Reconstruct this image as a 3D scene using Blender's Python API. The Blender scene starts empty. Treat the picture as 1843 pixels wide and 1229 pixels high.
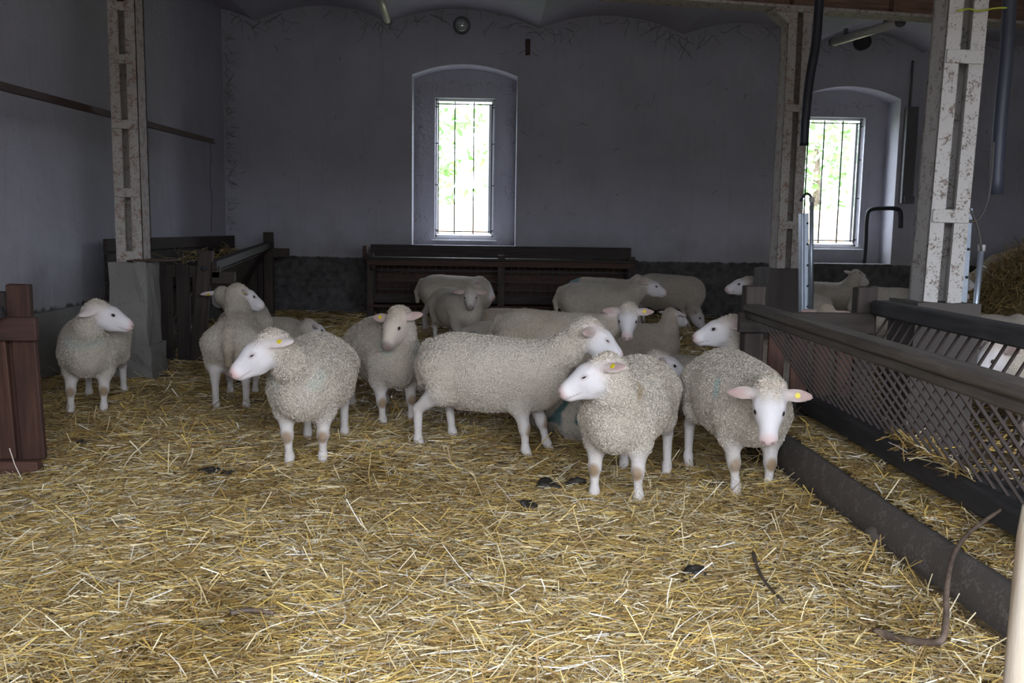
import bpy, bmesh, math, random
import numpy as np
from mathutils import Vector, Matrix
R = math.radians
random.seed(4)
SC = bpy.context.scene
COL = SC.collection

# ------------------------------------------------------------------ camera
F, CX, CY, CAMH = 1650.0, 921.5, 614.5, 1.5
y_c = np.array([(880 - CX) / F, -(410 - CY) / F, -1.0]); y_c /= np.linalg.norm(y_c)
z_c = np.array([0.012, 1.0, 0.0]); z_c -= y_c * z_c.dot(y_c); z_c /= np.linalg.norm(z_c)
x_c = np.cross(y_c, z_c)
W2C = np.stack([x_c, y_c, z_c], axis=1)
C2W = W2C.T
cam_d = bpy.data.cameras.new('camera'); cam = bpy.data.objects.new('camera', cam_d); COL.objects.link(cam)
cam_d.sensor_width = 36.0; cam_d.lens = F / 1843 * 36.0; cam_d.clip_start = 0.05; cam_d.clip_end = 300
M = Matrix([list(r) for r in C2W]).to_4x4(); M.translation = (0, 0, CAMH)
cam.matrix_world = M
SC.camera = cam

# ------------------------------------------------------------------ light and exposure
SC.view_settings.view_transform = 'Standard'; SC.view_settings.look = 'None'
SC.view_settings.gamma = 1.0; SC.view_settings.use_curve_mapping = False
SC.view_settings.exposure = 3.9
wd = bpy.data.worlds.new('overcast_sky'); SC.world = wd; wd.use_nodes = True
bgn = wd.node_tree.nodes['Background']
bgn.inputs['Color'].default_value = (0.80, 0.88, 1.0, 1); bgn.inputs['Strength'].default_value = 1.0

DOOR = (-1.9, 6.0, 0.0, 3.3)       # barn door behind the camera: x0, x1, z0, z1
FRONT_Y = -0.55
LX, RX, BY = -4.35, 10.6, 15.4     # left wall, right wall, back wall

def portal(name, loc, rot, sx, sy):
    l = bpy.data.lights.new(name, 'AREA'); l.shape = 'RECTANGLE'; l.size = sx; l.size_y = sy
    l.cycles.is_portal = True
    o = bpy.data.objects.new(name, l); o.location = loc; o.rotation_euler = rot; COL.objects.link(o)
portal('door_front_offscreen', ((DOOR[0] + DOOR[1]) / 2, FRONT_Y, (DOOR[2] + DOOR[3]) / 2), (R(90), 0, 0), DOOR[1] - DOOR[0], DOOR[3] - DOOR[2])
NICHES = [dict(x0=-1.28, x1=0.44, zs=3.96, zp=4.14, zb=1.20, wx0=-0.935, wx1=0.078, wz0=1.33, wz1=3.67),
          dict(x0=5.08, x1=6.80, zs=3.72, zp=3.91, zb=0.99, wx0=5.43, wx1=6.43, wz0=1.27, wz1=3.47)]
NDEP, WTH = 0.5, 0.75
for i, n in enumerate(NICHES):
    portal('window_portal', ((n['wx0'] + n['wx1']) / 2, BY + WTH, (n['wz0'] + n['wz1']) / 2), (R(-90), 0, 0), n['wx1'] - n['wx0'], n['wz1'] - n['wz0'])

# ------------------------------------------------------------------ pixel helpers
def ray(px, py):
    d = C2W @ np.array([(px - CX) / F, -(py - CY) / F, -1.0]); return d
def atY(px, py, Y):
    d = ray(px, py); t = Y / d[1]; return Vector((d[0] * t, Y, CAMH + d[2] * t))
def atZ(px, py, z=0.0):
    d = ray(px, py); t = (z - CAMH) / d[2]; return Vector((d[0] * t, d[1] * t, z))

# ------------------------------------------------------------------ noise
_rg = np.random.default_rng(7)
_tab = _rg.random((64, 64, 64))
def vnoise(p, s):
    q = np.asarray(p) * s + 1000.3
    i = np.floor(q).astype(int); f = q - i; f = f * f * (3 - 2 * f)
    i0 = i % 64; i1 = (i + 1) % 64
    def T(a, b, c): return _tab[a, b, c]
    x0, y0, z0 = i0[:, 0], i0[:, 1], i0[:, 2]; x1, y1, z1 = i1[:, 0], i1[:, 1], i1[:, 2]
    fx, fy, fz = f[:, 0], f[:, 1], f[:, 2]
    a = T(x0, y0, z0) * (1 - fx) + T(x1, y0, z0) * fx
    b = T(x0, y1, z0) * (1 - fx) + T(x1, y1, z0) * fx
    c = T(x0, y0, z1) * (1 - fx) + T(x1, y0, z1) * fx
    d = T(x0, y1, z1) * (1 - fx) + T(x1, y1, z1) * fx
    return ((a * (1 - fy) + b * fy) * (1 - fz) + (c * (1 - fy) + d * fy) * fz) - 0.5

def sstep(a, b, x):
    t = np.clip((x - a) / (b - a), 0, 1); return t * t * (3 - 2 * t)

BED_X0, BED_X1, BED_Y1, BED_Z = 1.84, 2.65, 6.15, 0.24
def floor_h(x, y):
    x = np.asarray(x, float); y = np.asarray(y, float)
    p = np.stack([x.ravel(), y.ravel(), np.zeros(x.size)], 1)
    h = (vnoise(p, 0.9) * 0.05 + vnoise(p, 2.7) * 0.035).reshape(x.shape) - 0.01
    bed = sstep(BED_X0 - 0.03, BED_X0 + 0.05, x) * (1 - sstep(BED_X1 - 0.1, BED_X1 + 0.35, x)) * (1 - sstep(BED_Y1 - 0.1, BED_Y1 + 0.1, y))
    h = h + .12 * sstep(1.30, 1.76, x) * (1 - sstep(1.80, 1.86, x)) * (1 - sstep(5.2, 5.9, y))
    return h + bed * BED_Z + 0.06 * sstep(13.5, 15.4, y)

# ------------------------------------------------------------------ materials
MATS = {}
def mat(name, build):
    if name in MATS: return MATS[name]
    m = bpy.data.materials.new(name); m.use_nodes = True
    nt = m.node_tree; b = nt.nodes['Principled BSDF']
    build(nt, b); MATS[name] = m; return m
def nd(nt, t, **kw):
    n = nt.nodes.new(t)
    for k, v in kw.items():
        if k.startswith('i_'): n.inputs[k[2:].replace('_', ' ')].default_value = v
        else: setattr(n, k, v)
    return n
def ramp(nt, fac, stops):
    r = nd(nt, 'ShaderNodeValToRGB'); els = r.color_ramp.elements
    while len(els) < len(stops): els.new(0.5)
    for e, (p, c) in zip(els, stops): e.position = p; e.color = (*c, 1) if len(c) == 3 else c
    nt.links.new(fac, r.inputs[0]); return r
def coord(nt, scale=(1, 1, 1), obj=True, off=True):
    tc = nd(nt, 'ShaderNodeTexCoord'); mp = nd(nt, 'ShaderNodeMapping'); mp.inputs['Scale'].default_value = scale
    nt.links.new(tc.outputs['Object'], mp.inputs[0])
    if off:
        oi = nd(nt, 'ShaderNodeObjectInfo'); mu = nd(nt, 'ShaderNodeMath', operation='MULTIPLY'); mu.inputs[1].default_value = 37.0
        nt.links.new(oi.outputs['Random'], mu.inputs[0]); nt.links.new(mu.outputs[0], mp.inputs['Location'])
    return mp.outputs[0]
def noise(nt, vec, s, det=4, rough=.6):
    n = nd(nt, 'ShaderNodeTexNoise'); n.inputs['Scale'].default_value = s; n.inputs['Detail'].default_value = det; n.inputs['Roughness'].default_value = rough
    nt.links.new(vec, n.inputs['Vector']); return n.outputs['Fac']
def mixc(nt, fac, a, b, mode='MIX'):
    m = nd(nt, 'ShaderNodeMix', data_type='RGBA', blend_type=mode)
    for s, v in ((m.inputs[0], fac), (m.inputs[6], a), (m.inputs[7], b)):
        if isinstance(v, bpy.types.NodeSocket): nt.links.new(v, s)
        else: s.default_value = v if isinstance(v, (int, float)) else ((*v, 1) if len(v) == 3 else v)
    return m.outputs[2]
def bump(nt, b, h, strength=.4, dist=.01):
    n = nd(nt, 'ShaderNodeBump'); n.inputs['Strength'].default_value = strength; n.inputs['Distance'].default_value = dist
    nt.links.new(h, n.inputs['Height']); nt.links.new(n.outputs[0], b.inputs['Normal'])
def mth(nt, op, a, b=None):
    m = nd(nt, 'ShaderNodeMath', operation=op)
    for s, v in zip(m.inputs, (a, b)):
        if v is None: continue
        if isinstance(v, bpy.types.NodeSocket): nt.links.new(v, s)
        else: s.default_value = v
    return m.outputs[0]

def plaster(dado, base=(.50, .49, .555), dadoc=(.085, .080, .078), soft=.06):
    def f(nt, b):
        tc = nd(nt, 'ShaderNodeTexCoord'); v = tc.outputs['Object']
        sx = nd(nt, 'ShaderNodeSeparateXYZ'); nt.links.new(v, sx.inputs[0])
        n1 = noise(nt, v, 1.1, 6, .65); n2 = noise(nt, v, 9, 5, .6); n3 = noise(nt, v, 30, 3)
        mp = nd(nt, 'ShaderNodeMapping'); mp.inputs['Scale'].default_value = (6, 6, .55); nt.links.new(v, mp.inputs[0])
        streak = noise(nt, mp.outputs[0], 1.6, 5, .6)
        c = ramp(nt, n1, [(.25, tuple(x * .86 for x in base)), (.6, base), (.85, tuple(x * 1.07 for x in base))]).outputs[0]
        c = mixc(nt, ramp(nt, streak, [(.55, (0, 0, 0)), (.8, (.35, .35, .35))]).outputs[0], c, (.33, .31, .31))
        c = mixc(nt, ramp(nt, n2, [(.66, (0, 0, 0)), (.78, (.5, .5, .5))]).outputs[0], c, (.30, .28, .26))
        z = mth(nt, 'ADD', sx.outputs[2], mth(nt, 'MULTIPLY', mth(nt, 'SUBTRACT', n2, .5), soft * 3))
        dirt = nd(nt, 'ShaderNodeMapRange'); dirt.inputs[1].default_value = dado; dirt.inputs[2].default_value = dado + .55; dirt.inputs[3].default_value = .55; dirt.inputs[4].default_value = 0
        nt.links.new(mth(nt, 'ADD', z, mth(nt, 'MULTIPLY', mth(nt, 'SUBTRACT', n1, .5), 1.0)), dirt.inputs[0])
        c = mixc(nt, dirt.outputs[0], c, (.24, .225, .20))
        dd = nd(nt, 'ShaderNodeMapRange'); dd.inputs[1].default_value = dado - soft * .3; dd.inputs[2].default_value = dado + soft * .3; dd.inputs[3].default_value = 1; dd.inputs[4].default_value = 0
        nt.links.new(z, dd.inputs[0])
        dc = ramp(nt, n2, [(.3, tuple(x * .6 for x in dadoc)), (.7, tuple(x * 1.5 for x in dadoc))]).outputs[0]
        c = mixc(nt, dd.outputs[0], c, dc)
        nt.links.new(c, b.inputs['Base Color']); b.inputs['Roughness'].default_value = .9; b.inputs['Specular IOR Level'].default_value = .15
        bump(nt, b, mth(nt, 'ADD', n3, mth(nt, 'MULTIPLY', n2, 2.0)), .35, .02)
    return f
m_wall_back = mat('whitewashed_back_wall', plaster(.98, soft=.022))
m_wall_left = mat('whitewashed_left_wall', plaster(.64, dadoc=(.12, .11, .10), soft=.05))
m_ceil = mat('whitewashed_vault', plaster(-5))

def wood(cols, grain=(1, 14, 14), rough=.7, dirt=.4):
    def f(nt, b):
        v = coord(nt, grain); n = noise(nt, v, 2.2, 6, .65)
        v2 = coord(nt, (1, 1, 1)); n2 = noise(nt, v2, 3.0, 4)
        oi = nd(nt, 'ShaderNodeObjectInfo')
        c = ramp(nt, n, [(.3, cols[0]), (.5, cols[1]), (.72, cols[2])]).outputs[0]
        c = mixc(nt, ramp(nt, n2, [(.45, (0, 0, 0)), (.75, (dirt,) * 3)]).outputs[0], c, tuple(x * .4 for x in cols[0]))
        hsv = nd(nt, 'ShaderNodeHueSaturation')
        nt.links.new(mth(nt, 'ADD', mth(nt, 'MULTIPLY', oi.outputs['Random'], .6), .7), hsv.inputs['Value']); nt.links.new(c, hsv.inputs['Color'])
        nt.links.new(hsv.outputs[0], b.inputs['Base Color']); b.inputs['Roughness'].default_value = rough
        bump(nt, b, n, .5, .006)
    return f
m_wood_dark = mat('dark_stained_wood', wood([(.022, .015, .012), (.040, .027, .021), (.070, .048, .037)]))
m_wood_dark_z = mat('dark_stained_wood_upright', wood([(.022, .015, .012), (.042, .027, .021), (.072, .048, .037)], (14, 14, 1)))
m_wood_red = mat('red_brown_planks', wood([(.036, .013, .008), (.072, .027, .015), (.12, .050, .028)], (14, 14, 1)))
m_wood_redx = mat('red_brown_rail', wood([(.038, .016, .010), (.075, .031, .020), (.11, .05, .034)]))
m_wood_rail = mat('worn_grey_brown_rail', wood([(.05, .040, .034), (.10, .080, .068), (.16, .135, .115)], (14, 1, 14)))
m_wood_beam = mat('dark_grey_beam', wood([(.018, .017, .018), (.034, .032, .034), (.06, .056, .056)], (14, 1, 14)))
m_wood_girder = mat('brown_girder_paint', wood([(.10, .055, .035), (.17, .095, .062), (.23, .135, .09)]))
m_bark = mat('twig_bark', wood([(.05, .032, .022), (.11, .075, .055), (.2, .14, .10)], (8, 8, 8)))
m_pale_wood = mat('pale_worn_pole', wood([(.35, .25, .17), (.52, .42, .32), (.66, .57, .46)], (12, 12, 1), dirt=.2))

def speckled(base, rust, amount):
    def f(nt, b):
        v = coord(nt, (1, 1, 1)); n = noise(nt, v, 70, 3, .75); n2 = noise(nt, v, 4, 5, .6); n3 = noise(nt, v, 14, 4)
        c = mixc(nt, n2, tuple(x * .85 for x in base), base)
        fac = mth(nt, 'ADD', mth(nt, 'MULTIPLY', n, .6), mth(nt, 'MULTIPLY', n3, .45))
        c = mixc(nt, ramp(nt, fac, [(amount, (0, 0, 0)), (amount + .06, (.85, .85, .85))]).outputs[0], c, rust)
        nt.links.new(c, b.inputs['Base Color']); b.inputs['Roughness'].default_value = .75
        bump(nt, b, n, .25, .004)
    return f
m_col_rust = mat('rusty_white_column_paint', speckled((.46, .42, .38), (.20, .10, .055), .545))
m_col_white = mat('flaking_white_column_paint', speckled((.52, .49, .465), (.13, .08, .05), .562))
m_concrete = mat('grey_concrete', speckled((.22, .205, .185), (.10, .09, .08), .60))
m_concrete_dark = mat('dark_stained_concrete', speckled((.075, .062, .055), (.24, .22, .21), .70))
m_trough = mat('dark_wet_trough', speckled((.085, .070, .060), (.15, .13, .115), .56))

def flat(c, rough=.6, metal=0.0, var=.25, scale=12, bmp=.1):
    def f(nt, b):
        v = coord(nt); n = noise(nt, v, scale, 4)
        nt.links.new(mixc(nt, n, tuple(x * (1 - var) for x in c), tuple(min(1, x * (1 + var)) for x in c)), b.inputs['Base Color'])
        b.inputs['Roughness'].default_value = rough; b.inputs['Metallic'].default_value = metal
        if bmp: bump(nt, b, n, bmp, .004)
    return f
m_rust = mat('rusted_iron', flat((.075, .042, .032), .8))
m_mesh = mat('rusty_mesh_bar', flat((.034, .022, .018), .75))
m_galv = mat('galvanised_steel', flat((.50, .56, .64), .42, .75, .2, 22))
m_iron = mat('black_iron', flat((.03, .03, .034), .6))
m_pvc = mat('dark_grey_pipe', flat((.055, .06, .085), .45, 0, .1))
m_rub = mat('black_rubber_hose', flat((.02, .022, .03), .5, 0, .1))
m_cable = mat('grey_brown_cable', flat((.10, .085, .08), .6))
m_green = mat('green_plastic', flat((.02, .10, .05), .4, 0, .15))
m_lampw = mat('white_lamp_plastic', flat((.62, .60, .58), .35, 0, .08))
m_lampg = mat('grey_lamp_glass', flat((.55, .58, .55), .12, .6, .08))
m_grey = mat('grey_duct_paint', flat((.14, .14, .15), .7))
m_wframe = mat('white_window_paint', flat((.70, .70, .72), .6, 0, .12))
m_dung = mat('dark_dung', flat((.022, .017, .012), .6, 0, .4, 40, .5))
m_stone = mat('brown_field_stone', flat((.10, .08, .065), .85, 0, .3, 18, .4))
m_eye = mat('dark_eye', flat((.012, .009, .008), .12, 0, .1, 10, 0))
m_tag = mat('yellow_ear_tag', flat((.78, .60, .02), .4, 0, .06, 10, 0))
m_web = mat('dusty_cobweb', flat((.10, .085, .07), .95, 0, .2))
m_brick = mat('orange_garden_wall', flat((.72, .50, .38), .85, 0, .2, 6))
m_grass = mat('outside_grass', flat((.16, .24, .07), .9, 0, .3, 3))
m_yard = mat('pale_yard_gravel', flat((.17, .155, .135), .9, 0, .2, 6))

def f_attr(rough, spec=.3, trans=0.0):
    def f(nt, b):
        a = nd(nt, 'ShaderNodeAttribute', attribute_name='col')
        nt.links.new(a.outputs['Color'], b.inputs['Base Color']); b.inputs['Roughness'].default_value = rough; b.inputs['Specular IOR Level'].default_value = spec
    return f
m_straw = mat('loose_straw', f_attr(.42, .45))
m_fleece = mat('wool_locks', f_attr(.9, .1))
m_leaf = mat('green_leaves', f_attr(.5, .3))
def f_sheep(nt, b):
    a = nd(nt, 'ShaderNodeAttribute', attribute_name='col'); w = nd(nt, 'ShaderNodeAttribute', attribute_name='wool')
    tc = nd(nt, 'ShaderNodeTexCoord'); v = tc.outputs['Object']
    n1 = noise(nt, v, 95, 3, .7); n2 = noise(nt, v, 7, 4, .6)
    vo = nd(nt, 'ShaderNodeTexVoronoi'); vo.inputs['Scale'].default_value = 85; nt.links.new(v, vo.inputs['Vector'])
    fleece = mth(nt, 'ADD', n1, mth(nt, 'MULTIPLY', vo.outputs['Distance'], -.7))
    k = mth(nt, 'MULTIPLY', mth(nt, 'SUBTRACT', fleece, .12), w.outputs['Fac'])
    mul = mth(nt, 'ADD', mth(nt, 'MULTIPLY', k, .65), 1.0)
    mul = mth(nt, 'MULTIPLY', mul, mth(nt, 'ADD', mth(nt, 'MULTIPLY', mth(nt, 'MULTIPLY', mth(nt, 'SUBTRACT', n2, .5), w.outputs['Fac']), .55), 1.0))
    sc = nd(nt, 'ShaderNodeVectorMath', operation='SCALE'); nt.links.new(a.outputs['Color'], sc.inputs[0]); nt.links.new(mul, sc.inputs['Scale'])
    nt.links.new(sc.outputs[0], b.inputs['Base Color']); b.inputs['Roughness'].default_value = .85; b.inputs['Specular IOR Level'].default_value = .15
    b.inputs['Sheen Weight'].default_value = .15; b.inputs['Sheen Roughness'].default_value = .5
    bn = nd(nt, 'ShaderNodeBump'); bn.inputs['Distance'].default_value = .012
    nt.links.new(mth(nt, 'ADD', mth(nt, 'MULTIPLY', w.outputs['Fac'], .75), .16), bn.inputs['Strength'])
    nt.links.new(fleece, bn.inputs['Height']); nt.links.new(bn.outputs[0], b.inputs['Normal'])
m_sheep = mat('fleece_and_skin', f_sheep)
def f_floor(nt, b):
    tc = nd(nt, 'ShaderNodeTexCoord'); v = tc.outputs['Object']
    cs = []
    for i, (sx, sy) in enumerate(((5, 60), (60, 5), (38, 30))):
        mp = nd(nt, 'ShaderNodeMapping'); mp.inputs['Scale'].default_value = (sx, sy, 20); mp.inputs['Rotation'].default_value = (0, 0, .5 * i); nt.links.new(v, mp.inputs[0])
        cs.append(noise(nt, mp.outputs[0], 1.0, 3, .6))
    n = mth(nt, 'MAXIMUM', cs[0], mth(nt, 'MAXIMUM', cs[1], cs[2]))
    c = ramp(nt, n, [(.45, (.035, .022, .009)), (.6, (.13, .085, .033)), (.78, (.30, .22, .10))]).outputs[0]
    nt.links.new(c, b.inputs['Base Color']); b.inputs['Roughness'].default_value = .85
    bump(nt, b, n, .8, .03)
m_floor = mat('trodden_straw_floor', f_floor)

# ------------------------------------------------------------------ mesh helpers
def link(name, me, m, parent=None):
    o = bpy.data.objects.new(name, me); COL.objects.link(o)
    if m is not None and len(me.materials) == 0: me.materials.append(m)
    if parent is not None: o.parent = parent
    return o
def tag(o, label=None, cat=None, group=None, kind=None):
    if label: o['label'] = label
    if cat: o['category'] = cat
    if group: o['group'] = group
    if kind: o['kind'] = kind
    return o
def under(child, part):
    child.parent = part; child.matrix_parent_inverse = part.matrix_basis.inverted(); return child
def thing(name, loc, label, cat, group=None, rz=0):
    o = bpy.data.objects.new(name, None); COL.objects.link(o); o.location = loc; o.rotation_euler[2] = rz; o.empty_display_size = .1
    return tag(o, label, cat, group)
def mesh(name, vs, fs, smooth=False):
    me = bpy.data.meshes.new(name); me.from_pydata([tuple(v) for v in vs], [], fs)
    if smooth:
        for p in me.polygons: p.use_smooth = True
    return me
def bm_mesh(name, bm, smooth=False):
    bmesh.ops.recalc_face_normals(bm, faces=bm.faces)
    me = bpy.data.meshes.new(name); bm.to_mesh(me); bm.free()
    if smooth:
        for p in me.polygons: p.use_smooth = True
    return me
def box_mesh(name, sx, sy, sz, bevel=.006, jit=0.0, origin='c'):
    bm = bmesh.new(); bmesh.ops.create_cube(bm, size=1)
    for v in bm.verts:
        v.co = Vector((v.co.x * sx, v.co.y * sy, v.co.z * sz))
        if jit: v.co += Vector((random.uniform(-jit, jit), random.uniform(-jit, jit), random.uniform(-jit, jit)))
        if origin == 'b': v.co.z += sz / 2
    if bevel: bmesh.ops.bevel(bm, geom=bm.edges[:], offset=min(bevel, sx / 3, sy / 3, sz / 3), segments=1, affect='EDGES')
    return bm_mesh(name, bm)
def box(name, c, s, m, parent=None, rot=(0, 0, 0), bevel=.006, jit=0.0):
    o = link(name, box_mesh(name, *s, bevel=bevel, jit=jit), m, parent)
    o.location = c; o.rotation_euler = rot; return o
def bar_between(name, a, b, w, h, m, parent=None, bevel=.004, up=(0, 0, 1)):
    a, b = Vector(a), Vector(b); d = b - a; L = d.length
    o = link(name, box_mesh(name, w, L, h, bevel=bevel), m, parent)
    y = d.normalized(); x = y.cross(Vector(up)).normalized(); z = x.cross(y)
    mm = Matrix((x, y, z)).transposed().to_4x4(); mm.translation = (a + b) / 2
    o.matrix_local = mm; return o
def tube_mesh(name, pts, rad, seg=8, cap=True):
    pts = [Vector(p) for p in pts]; n = len(pts); rads = rad if hasattr(rad, '__len__') else [rad] * n
    vs, fs = [], []; prev = None
    for i, p in enumerate(pts):
        t = (pts[min(i + 1, n - 1)] - pts[max(i - 1, 0)]).normalized()
        if prev is None: u = t.orthogonal().normalized()
        else: u = (prev - t * prev.dot(t)).normalized()
        prev = u; w = t.cross(u)
        for k in range(seg):
            a = 2 * math.pi * k / seg; vs.append(p + (u * math.cos(a) + w * math.sin(a)) * rads[i])
    for i in range(n - 1):
        for k in range(seg):
            k2 = (k + 1) % seg; fs.append((i * seg + k, i * seg + k2, (i + 1) * seg + k2, (i + 1) * seg + k))
    if cap: fs.append(tuple(range(seg))[::-1]); fs.append(tuple((n - 1) * seg + k for k in range(seg)))
    return mesh(name, vs, fs, True)
def tube(name, pts, rad, m, parent=None, seg=8):
    return link(name, tube_mesh(name, pts, rad, seg), m, parent)
def smooth_path(pts, n=6):
    pts = [Vector(p) for p in pts]; out = []
    for i in range(len(pts) - 1):
        p0 = pts[max(i - 1, 0)]; p1 = pts[i]; p2 = pts[i + 1]; p3 = pts[min(i + 2, len(pts) - 1)]
        for k in range(n):
            t = k / n
            out.append(.5 * ((2 * p1) + (p2 - p0) * t + (2 * p0 - 5 * p1 + 4 * p2 - p3) * t * t + (3 * p1 - p0 - 3 * p2 + p3) * t ** 3))
    out.append(pts[-1]); return out
def np_mesh(name, verts, quads, col=None, wool=None, smooth=True):
    me = bpy.data.meshes.new(name); nv, nq = len(verts), len(quads)
    me.vertices.add(nv); me.vertices.foreach_set('co', np.ascontiguousarray(verts, dtype=np.float32).ravel())
    me.loops.add(nq * 4); me.loops.foreach_set('vertex_index', np.ascontiguousarray(quads, dtype=np.int32).ravel())
    me.polygons.add(nq); me.polygons.foreach_set('loop_start', np.arange(0, nq * 4, 4, dtype=np.int32))
    me.update(calc_edges=True)
    me.polygons.foreach_set('use_smooth', np.full(nq, smooth, dtype=bool))
    if col is not None:
        a = me.attributes.new('col', 'FLOAT_COLOR', 'POINT'); c4 = np.ones((nv, 4), np.float32); c4[:, :3] = col; a.data.foreach_set('color', c4.ravel())
    if wool is not None:
        a = me.attributes.new('wool', 'FLOAT', 'POINT'); a.data.foreach_set('value', wool.astype(np.float32))
    me.update(); return me

# ================================================================== STRUCTURE
# floor
gx = np.unique(np.concatenate([np.arange(LX, RX + .05, .12), np.array([1.80, 1.84, 1.88])])); gy = np.arange(FRONT_Y - .4, BY + .06, .12)
X, Y = np.meshgrid(gx, gy, indexing='ij'); Z = floor_h(X, Y)
vs = np.stack([X.ravel(), Y.ravel(), Z.ravel()], 1); nx_, ny_ = X.shape
ii = np.arange(nx_ * ny_).reshape(nx_, ny_)
q = np.stack([ii[:-1, :-1].ravel(), ii[1:, :-1].ravel(), ii[1:, 1:].ravel(), ii[:-1, 1:].ravel()], 1)
fl = link('floor', np_mesh('floor', vs, q), m_floor); tag(fl, kind='structure')
# yard outside
yd = link('ground_outside', mesh('ground_outside', [(-60, -60, -.12), (60, -60, -.12), (60, 70, -.12), (-60, 70, -.12)], [(0, 1, 2, 3)]), m_yard); tag(yd, kind='structure')

# back wall with arched niches and windows
def wall_back():
    vs, fs = [], []
    def V(*p): vs.append(p); return len(vs) - 1
    def Q(a, b, c, d): fs.append((V(*a), V(*b), V(*c), V(*d)))
    y0, y1, y2 = BY, BY + NDEP, BY + WTH
    top = 5.6; x = LX - .3
    for n in NICHES:
        Q((x, y0, -.1), (n['x0'], y0, -.1), (n['x0'], y0, top), (x, y0, top))
        x = n['x1']
        Q((n['x0'], y0, -.1), (n['x1'], y0, -.1), (n['x1'], y0, n['zb']), (n['x0'], y0, n['zb']))
        N = 16; arc = []
        for k in range(N + 1):
            t = k / N; arc.append((n['x0'] + (n['x1'] - n['x0']) * t, n['zs'] + (n['zp'] - n['zs']) * (1 - (2 * t - 1) ** 2)))
        for (xa, za), (xb, zb) in zip(arc, arc[1:]):
            Q((xa, y0, za), (xb, y0, zb), (xb, y0, top), (xa, y0, top))
            Q((xa, y0, za), (xa, y1, za), (xb, y1, zb), (xb, y0, zb))
            if xb <= n['wx0'] + 1e-6 or xa >= n['wx1'] - 1e-6: Q((xa, y1, n['zb']), (xb, y1, n['zb']), (xb, y1, zb), (xa, y1, za))
            else:
                ca, cb = max(xa, n['wx0']), min(xb, n['wx1'])
                zi = lambda xx: za + (zb - za) * (xx - xa) / (xb - xa)
                if ca > xa: Q((xa, y1, n['zb']), (ca, y1, n['zb']), (ca, y1, zi(ca)), (xa, y1, za))
                if cb < xb: Q((cb, y1, n['zb']), (xb, y1, n['zb']), (xb, y1, zb), (cb, y1, zi(cb)))
                Q((ca, y1, n['zb']), (cb, y1, n['zb']), (cb, y1, n['wz0']), (ca, y1, n['wz0']))
                Q((ca, y1, n['wz1']), (cb, y1, n['wz1']), (cb, y1, zi(cb)), (ca, y1, zi(ca)))
        for xx in (n['x0'], n['x1']): Q((xx, y0, n['zb']), (xx, y1, n['zb']), (xx, y1, n['zs']), (xx, y0, n['zs']))
        Q((n['x0'], y0, n['zb']), (n['x1'], y0, n['zb']), (n['x1'], y1, n['zb']), (n['x0'], y1, n['zb']))
        a, b, c, d = n['wx0'], n['wx1'], n['wz0'], n['wz1']
        Q((a, y1, c), (a, y2, c), (a, y2, d), (a, y1, d)); Q((b, y1, c), (b, y2, c), (b, y2, d), (b, y1, d))
        Q((a, y1, c), (b, y1, c), (b, y2, c), (a, y2, c)); Q((a, y1, d), (b, y1, d), (b, y2, d), (a, y2, d))
    Q((x, y0, -.1), (RX + .3, y0, -.1), (RX + .3, y0, top), (x, y0, top))
    # outer skin
    x = LX - .3
    for n in NICHES:
        Q((x, y2, -.1), (n['wx0'], y2, -.1), (n['wx0'], y2, top), (x, y2, top)); x = n['wx1']
        Q((n['wx0'], y2, -.1), (n['wx1'], y2, -.1), (n['wx1'], y2, n['wz0']), (n['wx0'], y2, n['wz0']))
        Q((n['wx0'], y2, n['wz1']), (n['wx1'], y2, n['wz1']), (n['wx1'], y2, top), (n['wx0'], y2, top))
    Q((x, y2, -.1), (RX + .3, y2, -.1), (RX + .3, y2, top), (x, y2, top))
    return mesh('wall_back', vs, fs)
tag(link('wall_back', wall_back(), m_wall_back), kind='structure')
def slab(name, a, b, m):
    c = [(a[i] + b[i]) / 2 for i in range(3)]; s = [abs(b[i] - a[i]) for i in range(3)]
    me = box_mesh(name, *s, bevel=0)
    for v in me.vertices: v.co += Vector(c)
    return tag(link(name, me, m), kind='structure')
slab('wall_left', (LX - .5, FRONT_Y - .4, -.12), (LX, BY, 5.8), m_wall_left)
slab('wall_right', (RX, FRONT_Y - .4, -.12), (RX + .5, BY, 5.8), m_wall_left)
# dado coping on left wall
trim = slab('trim_1', (LX, 3.0, -.05), (LX + .05, BY, .62), m_concrete)
# front wall with barn door
slab('wall_front', (LX - .5, FRONT_Y - .4, -.12), (DOOR[0], FRONT_Y, 5.8), m_wall_left)
slab('wall_front_right', (DOOR[1], FRONT_Y - .4, -.12), (RX + .5, FRONT_Y, 5.8), m_wall_left)
slab('wall_front_lintel', (DOOR[0], FRONT_Y - .4, DOOR[3]), (DOOR[1], FRONT_Y, 5.8), m_wall_left)

# added unseen wall behind the camera, blocking low sky to darken the barn's back
slab('wall_sky_block', (-24, -17.0, -.12), (30, -15.5, 3.9), m_concrete)
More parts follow.
